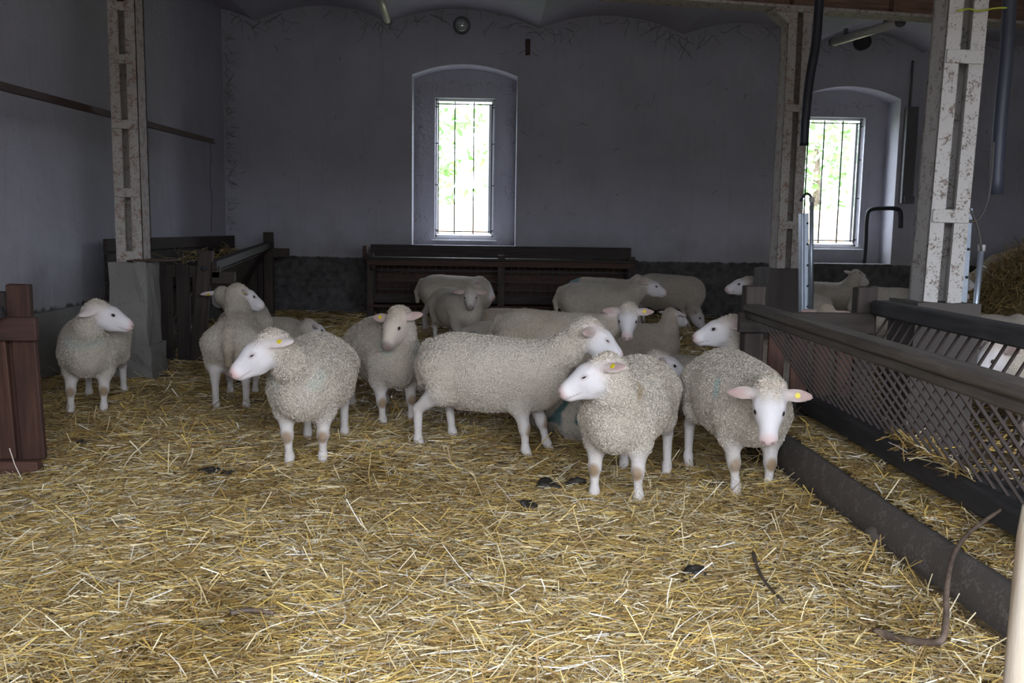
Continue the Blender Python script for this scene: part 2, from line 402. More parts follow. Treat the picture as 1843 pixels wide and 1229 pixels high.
# vaulted ceiling
VX = [-6.0, -3.80, -1.68, 0.78, 3.14, 5.30, 7.10, 9.3, 11.5]
VZ = [4.74, 4.75, 4.78, 4.73, 4.68, 4.58, 4.47, 4.40, 4.35]
vs, fs = [], []; prof = []
for i in range(len(VX) - 1):
    N = 16
    for k in range(N):
        t = k / N; prof.append((VX[i] + (VX[i + 1] - VX[i]) * t, VZ[i] + (VZ[i + 1] - VZ[i]) * t + .25 * (1 - (2 * t - 1) ** 2)))
prof.append((VX[-1], VZ[-1]))
for (x, z) in prof:
    for y in (FRONT_Y - .4, BY + .02): vs.append((x, y, z))
for i in range(len(prof) - 1): fs.append((2 * i, 2 * i + 1, 2 * i + 3, 2 * i + 2))
n0 = len(vs)
vs += [(VX[0], FRONT_Y - .4, 5.8), (VX[-1], FRONT_Y - .4, 5.8), (VX[-1], BY + WTH, 5.8), (VX[0], BY + WTH, 5.8)]
fs.append((n0, n0 + 1, n0 + 2, n0 + 3))
tag(link('ceiling', mesh('ceiling', vs, fs), m_ceil), kind='structure')

# windows: frame, casement, iron grille
for i, n in enumerate(NICHES):
    w = bpy.data.objects.new('window_%d' % (i + 1), None); COL.objects.link(w); w['kind'] = 'structure'
    w['label'] = ['narrow barred window above the long hay rack', 'narrow barred window behind the slim iron column'][i]
    yw = BY + NDEP + .1; a, b, c, d = n['wx0'], n['wx1'], n['wz0'], n['wz1']; w.location = ((a + b) / 2, yw, c)
    hw, H = (b - a) / 2, d - c
    for sx in (-1, 1): box('window_frame', (sx * (hw - .02), .06, H / 2), (.04, .06, H), m_wframe, w)
    box('window_frame', (0, .06, H - .02), (2 * hw, .06, .04), m_wframe, w); box('window_frame', (0, .06, .02), (2 * hw, .06, .04), m_wframe, w)
    # opened casement folded to the right
    box('casement', (hw - .085, .14, H / 2), (.05, .16, H - .14), m_wframe, w, rot=(0, 0, R(8)))
    for z in (.10, H - .09): bar_between('grille_rail', (-hw + .02, 0, z), (hw - .02, 0, z), .018, .018, m_iron, w, 0)
    for x in (-hw + .055, -hw * .34, hw * .30, hw - .045): bar_between('grille_bar', (x, 0, .05), (x, 0, H - .05), .020, .020, m_iron, w, 0, up=(0, 1, 0))
    for sx in (-1, 1):
        for z in (.12, H * .38, H * .68, H - .14): box('grille_lug', (sx * (hw - .025), 0, z), (.06, .016, .016), m_iron, w, bevel=0)
    box('window_sill', (0, -.13, -.05), (2 * hw + .1, .22, .02), m_wframe, w)

# roof girder and columns
GY = lambda x: 9.70 + .178 * x
def girder():
    g = thing('roof_girder', (0, GY(0), 3.9), 'brown painted steel girder running across under the vaults', 'girder', rz=math.atan(.178))
    box('web', (3.1, 0, .43), (14.9, .03, .82), m_wood_girder, g, bevel=0)
    for z in (.012, .84): box('flange', (3.1, 0, z), (14.9, .26, .03), m_col_rust, g, bevel=0)
    for x in np.arange(-3.9, 10.2, 1.2): box('stiffener', (x, -.06, .43), (.03, .10, .79), m_wood_girder, g, bevel=0)
girder()

def column(x, y, label, W, D, z0, z1, zbat, pl, m, mp, rz=0, cap=True):
    c = thing('iron_column', (x, y, 0), label, 'column', rz=rz)
    th, fw = .022, W * .37
    for s in (-1, 1):
        bm = bmesh.new()
        def bb(cx, cy, sx, sy):
            r = bmesh.ops.create_cube(bm, size=1)
            for v in r['verts']: v.co = Vector((v.co.x * sx + cx, v.co.y * sy + cy, v.co.z * (z1 - z0) + (z0 + z1) / 2))
        bb(s * (W / 2 - th / 2), 0, th, D)
        for t in (-1, 1): bb(s * (W / 2 - fw / 2), t * (D / 2 - th / 2), fw, th + .002)
        link('channel', bm_mesh('channel', bm), m, c)
    for zb in zbat:
        for t in (-1, 1): box('batten', (0, t * (D / 2 + .008), zb), (W * .96, .02, .085), m, c, bevel=.004)
    if cap:
        box('cap_plate', (0, 0, z1 + .02), (W + .32, D + .05, .04), m, c)
        for s in (-1, 1):
            me = mesh('bracket', [(s * W / 2, -D / 2, z1), (s * (W / 2 + .15), -D / 2, z1), (s * W / 2, -D / 2, z1 - .12), (s * W / 2, D / 2, z1), (s * (W / 2 + .15), D / 2, z1), (s * W / 2, D / 2, z1 - .12)], [(0, 1, 2), (3, 5, 4), (0, 3, 4, 1), (1, 4, 5, 2), (0, 2, 5, 3)])
            link('bracket', me, m, c)
    for (pw, pd, za, zb, tap) in pl:
        bm = bmesh.new(); bmesh.ops.create_cube(bm, size=1)
        for v in bm.verts:
            k = tap if v.co.z > 0 else 1.0
            v.co = Vector((v.co.x * pw * k, v.co.y * pd * k, (za + zb) / 2 + v.co.z * (zb - za)))
        bmesh.ops.subdivide_edges(bm, edges=bm.edges[:], cuts=5, use_grid_fill=True)
        for v in bm.verts:
            nn = random.uniform(-.009, .009); v.co += Vector((nn, random.uniform(-.009, .009), random.uniform(-.006, .006)))
        link('plinth', bm_mesh('plinth', bm), mp, c)
    return c
cl = column(-3.46, 9.08, 'rust stained iron column on pale concrete plinth against the left wall', .25, .24, 1.12, 3.84, (1.18, 1.78, 2.42, 3.02, 3.50), [(.36, .40, -.1, 1.12, .95), (.44, .46, -.1, .32, .94)], m_col_rust, m_concrete)
me = mesh('gusset_plate', [(-.16, -.145, 3.56), (.13, -.145, 3.56), (.20, -.145, 3.84), (-.24, -.145, 3.84), (-.16, -.125, 3.56), (.13, -.125, 3.56), (.20, -.125, 3.84), (-.24, -.125, 3.84)], [(0, 1, 2, 3), (4, 7, 6, 5), (0, 4, 5, 1), (1, 5, 6, 2), (2, 6, 7, 3), (3, 7, 4, 0)])
link('gusset_plate', me, m_col_rust, cl)
for (bx_, bz_) in ((-.12, 3.61), (.08, 3.61), (-.15, 3.74), (.12, 3.74)): box('bolt', (bx_, -.155, bz_), (.03, .02, .03), m_rust, cl, bevel=.006)
box('plate_bracket', (.22, -.05, 1.14), (.36, .20, .022), m_rust, cl)
column(3.33, GY(3.33), 'slim rust speckled iron column on dark plinth under the girder', .26, .22, 1.10, 3.86, (1.58, 2.85), [(.58, .5, -.1, 1.10, .88)], m_col_rust, m_concrete_dark, rz=.1)
cw = column(2.95, 6.02, 'tall flaking white iron column rising behind the runged hay rack', .25, .22, 1.05, 4.6, (1.62, 2.62, 3.55), [(.44, .42, -.1, 1.06, .94)], m_col_white, m_concrete_dark, rz=.0, cap=False); cw.rotation_euler[1] = .018

# ================================================================== SHEEP
def rot_head(yaw, pitch, roll=0):
    return np.array(Matrix.Rotation(yaw, 3, 'Z') @ Matrix.Rotation(-pitch, 3, 'Y') @ Matrix.Rotation(roll, 3, 'X'))
def d_prim(pr, P):
    if pr[0] == 'c':
        _, a, b, ra, rb, k, t = pr; ba = b - a; L = ba.dot(ba) + 1e-9
        pa = P - a; h = np.clip(pa @ ba / L, 0, 1)
        return np.sqrt(((pa - h[..., None] * ba) ** 2).sum(-1)) - (ra + (rb - ra) * h)
    _, c, Rm, r, k, t = pr
    q = (P - c) @ Rm; k0 = np.sqrt(((q / r) ** 2).sum(-1)); k1 = np.sqrt(((q / (r * r)) ** 2).sum(-1)) + 1e-9
    return k0 * (k0 - 1) / k1
def prim_box(pr):
    if pr[0] == 'c':
        _, a, b, ra, rb, k, t = pr; r = max(ra, rb); return np.minimum(a, b) - r, np.maximum(a, b) + r
    _, c, Rm, r, k, t = pr; e = np.sqrt(((Rm * r) ** 2).sum(1)); return c - e, c + e
def prim_k(pr): return pr[5] if pr[0] == 'c' else pr[4]
def prim_t(pr): return pr[-1]
def surface(prims, h):
    bb = [prim_box(p) for p in prims]; pad = 3 * h
    lo = np.min([b[0] for b in bb], 0) - pad; hi = np.max([b[1] for b in bb], 0) + pad
    n = np.ceil((hi - lo) / h).astype(int) + 1
    axs = [lo[i] + h * np.arange(n[i]) for i in range(3)]
    Fd = np.full(n, .25, np.float32)
    for pr, (a, b) in zip(prims, bb):
        k = prim_k(pr); m = max(k, 2.5 * h) + h
        i0 = np.clip(np.floor((a - m - lo) / h).astype(int), 0, n - 1); i1 = np.clip(np.ceil((b + m - lo) / h).astype(int) + 1, 1, n)
        sl = tuple(slice(i0[i], i1[i]) for i in range(3))
        G = np.stack(np.meshgrid(*[axs[i][sl[i]] for i in range(3)], indexing='ij'), -1)
        d = d_prim(pr, G).astype(np.float32); f = Fd[sl]
        hh = np.maximum(k - np.abs(f - d), 0) / k
        Fd[sl] = np.minimum(f, d) - hh * hh * k * .25
    S = Fd < 0
    cn = S[:-1, :-1, :-1].astype(np.int8)
    cnt = np.zeros(cn.shape, np.int8)
    offs = [(i, j, k) for i in (0, 1) for j in (0, 1) for k in (0, 1)]
    def sub(A, o): return A[o[0]:A.shape[0] - 1 + o[0], o[1]:A.shape[1] - 1 + o[1], o[2]:A.shape[2] - 1 + o[2]]
    for o in offs: cnt += sub(S, o)
    act = (cnt > 0) & (cnt < 8); ci = np.argwhere(act); idx = np.full(act.shape, -1, np.int64); idx[act] = np.arange(len(ci))
    acc = np.zeros((len(ci), 3)); num = np.zeros(len(ci))
    cor = {o: Fd[ci[:, 0] + o[0], ci[:, 1] + o[1], ci[:, 2] + o[2]] for o in offs}
    for o in offs:
        for ax in range(3):
            if o[ax]: continue
            o2 = list(o); o2[ax] = 1; o2 = tuple(o2); f0, f1 = cor[o], cor[o2]
            m = (f0 < 0) != (f1 < 0); t = np.where(m, f0 / np.where(m, f0 - f1, 1), 0)
            pt = np.tile(np.array(o, float), (len(ci), 1)); pt[:, ax] += t
            acc += pt * m[:, None]; num += m
    V = lo + h * (ci + acc / num[:, None])
    quads = []
    for ax in range(3):
        a1, a2 = (ax + 1) % 3, (ax + 2) % 3
        sA = [slice(None)] * 3; sB = [slice(None)] * 3; sA[ax] = slice(0, -1); sB[ax] = slice(1, None)
        e = S[tuple(sA)] != S[tuple(sB)]; E = np.argwhere(e); ins = S[tuple(sA)][e]
        ok = (E[:, a1] > 0) & (E[:, a2] > 0) & (E[:, a1] < n[a1] - 1) & (E[:, a2] < n[a2] - 1); E = E[ok]; ins = ins[ok]
        def cell(d1, d2):
            c = E.copy(); c[:, a1] -= d1; c[:, a2] -= d2; return idx[c[:, 0], c[:, 1], c[:, 2]]
        qd = np.stack([cell(1, 1), cell(0, 1), cell(0, 0), cell(1, 0)], 1)
        qd[~ins] = qd[~ins][:, ::-1]; quads.append(qd)
    return V, np.concatenate(quads)

WOOL = np.array([.56, .49, .405]); FACE = np.array([.72, .67, .665]); LEG = np.array([.60, .545, .51]); EARC = np.array([.62, .47, .42])
def sheep(label, pos, heading, poll, face, feet=None, scale=1.0, res=.0125, lying=False, fat=1.0, tone=1.0, woolc=None, tags=(), ear=(0, 0), facec=None, paint=(), head_s=1.0, dirty=.3, nose=(.66, .47, .44), ears=True, group=None, shut=False, fleece=0):
    hd = R(heading); ch, sh = math.cos(hd), math.sin(hd)
    zb = float(floor_h(np.array([pos[0]]), np.array([pos[1]]))[0]) - (.012 if not lying else .02)
    px, py, pY = poll; Pw = atY(px, py, pY) - Vector((pos[0], pos[1], zb))
    pl = np.array([Pw.x * ch + Pw.y * sh, -Pw.x * sh + Pw.y * ch, Pw.z]) / scale
    H = rot_head(R(face[0]) - hd, R(face[1]), R(face[2]) if len(face) > 2 else 0)
    A = lambda *v: np.array(v, float)
    hs = head_s
    hp = lambda *v: pl + H @ (A(*v) * hs)
    I3 = np.eye(3); pr = []
    dz = -.29 if lying else 0.0
    w = fat
    pr.append(('e', A(-.03, 0, .53 + dz), I3, A(.43, .255 * w, .262), .10, 'wool'))
    pr.append(('e', A(-.29, 0, .60 + dz), I3, A(.24, .19 * w, .195), .10, 'wool'))
    pr.append(('e', A(.24, 0, .55 + dz), I3, A(.25, .176 * w, .21), .10, 'wool'))
    pr.append(('e', A(.31, 0, .50 + dz), I3, A(.18, .135 * w, .18), .08, 'wool'))
    nb = A(.30, 0, .60 + dz); hb = hp(-.05, 0, -.035)
    mid = nb * .45 + hb * .55 + A(.03, 0, -.01)
    pr.append(('c', nb, mid, .142, .104, .09, 'wool')); pr.append(('c', mid, hb, .104, .088 * hs, .06, 'wool'))
    pr.append(('c', A(-.475, 0, .70 + dz), A(-.535, 0, .56 + dz), .045, .04, .04, 'wool')); pr.append(('c', A(-.535, 0, .56 + dz), A(-.53, 0, .43 + dz), .04, .022, .02, 'wool'))
    knees = []
    if not lying:
        fo = dict(fl=(0, 0), fr=(0, 0), hl=(0, 0), hr=(0, 0)); fo.update(feet or {})
        for s, nm in ((1, 'l'), (-1, 'r')):
            dx, dy = fo['f' + nm]
            sho, elb = A(.24, s * .10, .47), A(.225 + dx * .15, s * .122 + dy * .15, .36)
            kn, fe, ho = A(.25 + dx * .6, s * .115 + dy * .6, .205), A(.245 + dx, s * .11 + dy, .07), A(.27 + dx, s * .11 + dy, .02)
            pr.append(('c', sho, elb, .125, .075, .06, 'wool')); pr.append(('c', elb, kn, .060, .034, .035, 'leg'))
            pr.append(('e', kn, I3, A(.037, .034, .042), .025, 'leg')); pr.append(('c', kn, fe, .0275, .024, .02, 'leg'))
            pr.append(('c', fe, fe + A(.004, 0, -.008), .030, .030, .02, 'leg')); pr.append(('c', fe + A(.01, 0, -.02), ho, .025, .031, .015, 'leg')); knees.append(kn)
            dx, dy = fo['h' + nm]
            hip, sti = A(-.33, s * .11, .56), A(-.29 + dx * .2, s * .135 + dy * .2, .41)
            hk, fe, ho = A(-.435 + dx * .8, s * .115 + dy * .8, .285), A(-.42 + dx, s * .11 + dy, .075), A(-.395 + dx, s * .11 + dy, .02)
            pr.append(('c', hip, sti, .155, .095, .06, 'wool')); pr.append(('c', sti + A(-.03, 0, 0), hk, .078, .034, .035, 'leg'))
            pr.append(('c', hk, fe, .033, .0245, .02, 'leg')); pr.append(('c', fe, fe + A(.004, 0, -.008), .030, .030, .02, 'leg')); pr.append(('c', fe + A(.01, 0, -.02), ho, .025, .031, .015, 'leg'))
        pr.append(('e', A(-.22, 0, .335), I3, A(.09, .085, .07), .04, 'udder'))
    else:
        for s in (1, -1):
            pr.append(('c', A(.26, s * .12, .16), A(.40, s * .13, .06), .085, .045, .05, 'wool')); pr.append(('c', A(.40, s * .13, .055), A(.20, s * .15, .035), .036, .028, .02, 'leg'))
            pr.append(('e', A(-.25, s * .17, .15), I3, A(.20, .12, .15), .07, 'wool')); pr.append(('c', A(-.16, s * .27, .05), A(.08, s * .26, .035), .035, .028, .03, 'leg'))
    # head
    Hc = lambda a, b, ra, rb, k, t: pr.append(('c', hp(*a), hp(*b), ra * hs, rb * hs, k * hs, t))
    He = lambda c, r, k, t, Rm=None: pr.append(('e', hp(*c), H if Rm is None else H @ Rm, A(*r) * hs, k * hs, t))
    He((.015, 0, -.002), (.095, .080, .072), .03, 'face'); Hc((.02, 0, -.005), (.085, 0, 0), .072, .068, .04, 'face')
    Hc((.08, 0, .0), (.215, 0, -.018), .065, .042, .04, 'face')
    Hc((.09, 0, .022), (.20, 0, .004), .044, .032, .03, 'face')
    He((.225, 0, -.018), (.036, .047, .037), .02, 'face')
    Hc((.0, 0, -.055), (.10, 0, -.062), .056, .046, .04, 'face'); Hc((.10, 0, -.062), (.205, 0, -.052), .045, .026, .03, 'face')
    for s in (1, -1):
        He((.060, s * .055, .036), (.032, .017, .014), .018, 'face')
        He((.055, s * .046, -.045), (.05, .026, .035), .03, 'face')
    He((-.03, 0, .044), (.058, .058, .036), .03, 'tuft'); He((.012, .02, .052), (.036, .028, .022), .02, 'tuft'); He((.014, -.018, .053), (.034, .028, .020), .02, 'tuft'); He((-.06, 0, .0), (.055, .075, .075), .04, 'wool')
    earinfo = {}
    if ears:
        for s in (1, -1):
            sw, dr = ear if not isinstance(ear, dict) else ear[s]     # sweep back, droop (degrees)
            rm = np.array(Matrix.Rotation(s * R(90 + sw), 3, 'Z') @ Matrix.Rotation(R(dr), 3, 'Y') @ Matrix.Rotation(s * R(25), 3, 'X'))
            base = A(-.012, s * .066, .022); ax = rm[:, 0]
            He(tuple(base + ax * .066), (.066, .037, .0125), .012, 'ear', rm)
            He(tuple(base + ax * .105), (.055, .025, .0105), .012, 'ear', rm)
            Hc(tuple(base - ax * .01), tuple(base + ax * .04), .024, .017, .02, 'face')
            earinfo[s] = (base, rm)
    V, Q = surface(pr, res / scale)
    # distances by tag
    D = {}
    for p in pr:
        d = d_prim(p, V); t = prim_t(p); D[t] = np.minimum(D[t], d) if t in D else d
    names = list(D); DM = np.stack([D[t] for t in names], 1); Wt = np.exp(-(DM - DM.min(1, keepdims=True)) / .010); Wt /= Wt.sum(1, keepdims=True)
    W = {t: Wt[:, i] for i, t in enumerate(names)}; zero = np.zeros(len(V))
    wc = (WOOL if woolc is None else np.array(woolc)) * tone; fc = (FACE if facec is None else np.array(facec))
    tuftc = wc * np.array([1.02, .97, .88])
    col = wc * W['wool'][:, None] + fc * W['face'][:, None] + LEG * (W.get('leg', zero))[:, None] + EARC * W.get('ear', zero)[:, None] + tuftc * W['tuft'][:, None] + np.array([.66, .46, .40]) * W.get('udder', zero)[:, None]
    wool = W['wool'] + W['tuft'] + .15 * W.get('leg', zero)
    # normals for displacement
    hv = (V - pl) @ H / hs
    seed = A(pos[0] * 3.1, pos[1] * 2.7, heading * .013)
    nz = vnoise(V + seed, 34) * .55 + vnoise(V + seed, 75) * .45
    big = vnoise(V + seed, 5)
    # wear and dirt that belongs to the fleece
    def lay(mask, c):
        nonlocal col
        mask = np.clip(mask, 0, 1)[:, None]; col = col * (1 - mask) + np.array(c) * mask
    wl = W['wool']
    lay(wl * np.clip(.35 + big * 1.6, 0, 1) * dirty, wc * np.array([.72, .66, .56]))
    if not lying:
        for kn in knees:
            dk = np.sqrt(((V - kn - A(.02, 0, -.008)) ** 2 * A(1, 1, .55)).sum(1)); lay((1 - sstep(.024, .042, dk)) * .9, (.27, .17, .085))
        lay(W.get('leg', zero) * sstep(.055, .02, V[:, 2]), (.40, .33, .26))
        lay(W.get('leg', zero) * np.clip(vnoise(V + seed, 18) * 2, 0, 1) * .5, (.42, .34, .27))
    fm = W['face']
    lay(fm * sstep(.215, .245, hv[:, 0]) * sstep(-.055, -.03, hv[:, 2]) * .75, nose)
    lay(fm * sstep(.19, .235, hv[:, 0]) * .25, nose)
    lay(fm * sstep(.0, .035, np.abs(hv[:, 0] - .15) * 0 + .02 - np.abs(hv[:, 2] + .047 - .02 * (hv[:, 0] - .2)) * 2.6) * sstep(.13, .17, hv[:, 0]), (.22, .12, .10))
    for s in (1, -1):
        dn = np.sqrt((((hv - A(.255, s * .022, -.006)) / A(.022, .012, .009)) ** 2).sum(1)); lay((1 - sstep(.7, 1.3, dn)) * .8, (.22, .10, .09))
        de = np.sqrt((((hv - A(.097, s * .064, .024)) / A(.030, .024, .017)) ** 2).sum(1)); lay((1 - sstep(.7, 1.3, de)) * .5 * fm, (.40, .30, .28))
    lay(fm * sstep(.03, -.02, hv[:, 0]) * .6, wc)
    for s, (b_, rm_) in earinfo.items():
        q_ = (hv - b_) @ rm_; m_ = W['ear'] * (np.sign(hv[:, 1]) == s)
        inner = sstep(-.002, .004, q_[:, 2] * (1 if rm_[0, 2] > 0 else -1)) * (1 - sstep(.020, .032, np.abs(q_[:, 1])))
        lay(m_ * (1 - inner) * .8, fc * np.array([.92, .86, .82])); lay(m_ * inner * .7, (.44, .29, .26))
    for (side, path, wd_, c) in paint:
        pth = np.array(path); best = np.full(len(V), 9.)
        for a, b in zip(pth[:-1], pth[1:]):
            ba = b - a; pa = V[:, [0, 2]] - a; t = np.clip(pa @ ba / (ba @ ba + 1e-9), 0, 1); best = np.minimum(best, np.sqrt(((pa - t[:, None] * ba) ** 2).sum(1)))
        if side in (1, -1): ok = np.sign(V[:, 1]) == side
        elif side == 'rump':
            ok = V[:, 0] < -.2; best = np.full(len(V), 9.)
            for a, b in zip(pth[:-1], pth[1:]):
                ba = b - a; pa = V[:, [1, 2]] - a; t = np.clip(pa @ ba / (ba @ ba + 1e-9), 0, 1); best = np.minimum(best, np.sqrt(((pa - t[:, None] * ba) ** 2).sum(1)))
        else: ok = np.ones(len(V), bool)
        lay((1 - sstep(wd_ * .5, wd_ * 1.3, best)) * .85 * ok * wl, c)
    cen = A(0, 0, .55 + dz); nrm = np.zeros_like(V)
    e1 = V[Q[:, 2]] - V[Q[:, 0]]; e2 = V[Q[:, 3]] - V[Q[:, 1]]; fn = np.cross(e1, e2)
    for j in range(4): np.add.at(nrm, Q[:, j], fn)
    nrm /= np.linalg.norm(nrm, axis=1, keepdims=True) + 1e-9
    amp = np.where(W['tuft'] > .5, .019, .010) * np.clip(W['wool'] + W['tuft'], 0, 1)
    V = V + nrm * (nz * amp + big * .016 * wl)[:, None]
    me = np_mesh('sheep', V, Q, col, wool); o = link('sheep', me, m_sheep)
    o.location = (pos[0], pos[1], zb); o.rotation_euler[2] = hd; o.scale = (scale,) * 3
    tag(o, label, 'sheep', group)
    if fleece:
        rg = np.random.default_rng(int(abs(pos[0] * 1000)) + 5); fw = np.linalg.norm(fn, axis=1) * (wool[Q[:, 0]] > .6); i = rg.choice(len(Q), fleece, p=fw / fw.sum())
        u_ = rg.random((fleece, 1)); v_ = rg.random((fleece, 1)); q = Q[i]
        c = (V[q[:, 0]] * (1 - u_) + V[q[:, 1]] * u_) * (1 - v_) + (V[q[:, 3]] * (1 - u_) + V[q[:, 2]] * u_) * v_
        nn = nrm[q[:, 0]]; t_ = rg.normal(size=(fleece, 3)) + A(-.3, 0, -.5); t_ -= nn * (t_ * nn).sum(1, keepdims=True); t_ /= np.linalg.norm(t_, axis=1, keepdims=True) + 1e-9
        tf = (W['tuft'][q[:, 0]] > .4)[:, None]
        d_ = nn * rg.uniform(.25, .75, (fleece, 1)) + t_; d_ /= np.linalg.norm(d_, axis=1, keepdims=True)
        sd = np.cross(d_, nn + rg.normal(0, .5, (fleece, 3))); sd /= np.linalg.norm(sd, axis=1, keepdims=True) + 1e-9
        Lf = rg.uniform(.006, .012, (fleece, 1)) * np.where(tf, 1.5, 1); wf = rg.uniform(.0022, .0042, (fleece, 1))
        FV = np.stack([c - sd * wf, c + sd * wf, c + d_ * Lf + sd * wf * .5, c + d_ * Lf - sd * wf * .5], 1).reshape(-1, 3)
        fcol = np.repeat(col[q[:, 0]] * rg.uniform(.85, 1.2, (fleece, 1)), 4, 0)
        fo_ = link('fleece', np_mesh('fleece', FV, np.arange(fleece * 4).reshape(-1, 4), np.clip(fcol, 0, 1), None, False), m_fleece, o); fo_['kind'] = 'stuff'
    # eyes
    for s in (1, -1):
        bm = bmesh.new(); bmesh.ops.create_uvsphere(bm, u_segments=10, v_segments=8, radius=1)
        for v in bm.verts: v.co = Vector(hp(*(A(.097, s * .0640, .024) + A(v.co.x * .0185, v.co.y * .0140, v.co.z * (.0055 if shut else .0135)))))
        link('eye', bm_mesh('eye', bm, True), m_eye, o)
    for s in tags:
        base, rm = earinfo[s]
        bm = bmesh.new(); bmesh.ops.create_cone(bm, cap_ends=True, segments=10, radius1=.0165, radius2=.0145, depth=.034)
        c0 = base + rm[:, 0] * .072
        for v in bm.verts: v.co = Vector(hp(*(c0 + rm @ np.array(v.co))))
        link('ear_tag', bm_mesh('ear_tag', bm), m_tag, o)['label'] = 'yellow ear tag'
    return o

TEAL = (.015, .12, .13); GREEN = (.47, .475, .40)
NEAR = .0080
import time; T0 = time.time()
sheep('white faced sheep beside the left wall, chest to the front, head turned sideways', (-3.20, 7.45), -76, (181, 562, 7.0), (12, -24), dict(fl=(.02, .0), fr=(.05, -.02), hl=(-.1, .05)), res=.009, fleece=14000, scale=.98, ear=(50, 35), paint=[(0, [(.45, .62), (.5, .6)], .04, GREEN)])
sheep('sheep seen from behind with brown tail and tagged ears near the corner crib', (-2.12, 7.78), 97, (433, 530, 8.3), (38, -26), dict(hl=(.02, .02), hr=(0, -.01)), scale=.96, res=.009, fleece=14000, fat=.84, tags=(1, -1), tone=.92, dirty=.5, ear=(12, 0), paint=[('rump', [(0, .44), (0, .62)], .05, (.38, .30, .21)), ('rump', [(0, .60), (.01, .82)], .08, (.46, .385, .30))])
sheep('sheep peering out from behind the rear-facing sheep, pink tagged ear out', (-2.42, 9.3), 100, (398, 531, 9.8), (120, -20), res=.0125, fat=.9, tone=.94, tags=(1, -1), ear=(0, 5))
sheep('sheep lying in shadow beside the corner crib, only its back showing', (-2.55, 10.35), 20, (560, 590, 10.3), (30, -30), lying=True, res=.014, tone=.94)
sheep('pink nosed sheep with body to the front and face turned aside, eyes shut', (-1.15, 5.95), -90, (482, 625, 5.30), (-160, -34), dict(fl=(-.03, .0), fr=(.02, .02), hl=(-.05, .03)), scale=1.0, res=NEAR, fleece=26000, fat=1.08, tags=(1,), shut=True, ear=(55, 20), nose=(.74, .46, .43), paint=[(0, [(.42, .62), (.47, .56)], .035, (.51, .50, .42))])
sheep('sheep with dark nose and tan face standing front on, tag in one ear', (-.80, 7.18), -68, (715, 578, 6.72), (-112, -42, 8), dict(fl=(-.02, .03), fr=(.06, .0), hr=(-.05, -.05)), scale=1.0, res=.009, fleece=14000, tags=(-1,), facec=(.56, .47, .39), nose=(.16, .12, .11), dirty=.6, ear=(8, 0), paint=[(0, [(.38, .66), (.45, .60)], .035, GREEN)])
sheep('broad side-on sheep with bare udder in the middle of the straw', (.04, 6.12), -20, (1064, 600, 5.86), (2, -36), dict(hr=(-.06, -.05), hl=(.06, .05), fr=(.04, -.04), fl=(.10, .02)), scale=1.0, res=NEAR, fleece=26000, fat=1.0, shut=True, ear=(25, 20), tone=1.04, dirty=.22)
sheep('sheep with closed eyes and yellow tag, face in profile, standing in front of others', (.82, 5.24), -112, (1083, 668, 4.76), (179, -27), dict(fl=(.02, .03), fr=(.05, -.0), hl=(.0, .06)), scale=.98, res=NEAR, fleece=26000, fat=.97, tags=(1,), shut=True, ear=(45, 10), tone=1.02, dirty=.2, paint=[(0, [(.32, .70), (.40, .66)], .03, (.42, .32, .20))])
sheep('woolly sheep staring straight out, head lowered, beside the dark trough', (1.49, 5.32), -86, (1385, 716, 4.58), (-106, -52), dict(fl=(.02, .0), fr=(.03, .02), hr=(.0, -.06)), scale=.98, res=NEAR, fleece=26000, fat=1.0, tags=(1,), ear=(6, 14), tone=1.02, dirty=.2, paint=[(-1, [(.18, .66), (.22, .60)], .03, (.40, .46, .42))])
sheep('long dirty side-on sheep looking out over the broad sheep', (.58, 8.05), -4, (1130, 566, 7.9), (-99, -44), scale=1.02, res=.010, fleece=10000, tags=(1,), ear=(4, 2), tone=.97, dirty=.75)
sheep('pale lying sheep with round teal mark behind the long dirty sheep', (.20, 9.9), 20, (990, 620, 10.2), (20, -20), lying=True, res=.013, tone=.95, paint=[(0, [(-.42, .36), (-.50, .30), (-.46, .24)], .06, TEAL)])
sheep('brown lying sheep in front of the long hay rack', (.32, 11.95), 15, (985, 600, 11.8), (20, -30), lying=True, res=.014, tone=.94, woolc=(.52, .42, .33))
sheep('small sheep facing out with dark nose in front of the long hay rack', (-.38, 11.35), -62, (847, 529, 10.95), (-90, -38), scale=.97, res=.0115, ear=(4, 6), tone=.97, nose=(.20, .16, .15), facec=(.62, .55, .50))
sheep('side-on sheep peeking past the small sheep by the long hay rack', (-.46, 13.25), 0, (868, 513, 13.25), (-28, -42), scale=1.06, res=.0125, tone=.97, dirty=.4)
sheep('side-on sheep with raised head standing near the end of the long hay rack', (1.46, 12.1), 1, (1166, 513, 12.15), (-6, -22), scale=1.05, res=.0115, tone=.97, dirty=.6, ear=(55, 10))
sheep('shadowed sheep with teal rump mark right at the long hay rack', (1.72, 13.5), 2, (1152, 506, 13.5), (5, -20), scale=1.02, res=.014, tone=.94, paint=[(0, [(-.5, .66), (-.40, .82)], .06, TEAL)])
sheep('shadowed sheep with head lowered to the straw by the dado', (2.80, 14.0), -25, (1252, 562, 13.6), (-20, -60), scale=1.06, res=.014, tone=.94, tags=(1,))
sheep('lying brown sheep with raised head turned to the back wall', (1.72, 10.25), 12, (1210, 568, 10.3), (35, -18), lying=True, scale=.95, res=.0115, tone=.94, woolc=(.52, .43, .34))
sheep('lying sheep with teal figure painted on its flank between standing sheep', (.80, 6.80), 34, (1188, 652, 7.1), (0, -24), lying=True, res=.010, fleece=10000, tone=.94, fat=1.05, paint=[(-1, [(-.47, .08), (-.455, .24), (-.39, .33)], .016, TEAL), (-1, [(-.26, .36), (-.33, .26), (-.37, .17), (-.28, .21), (-.17, .25), (-.22, .18)], .017, TEAL)])
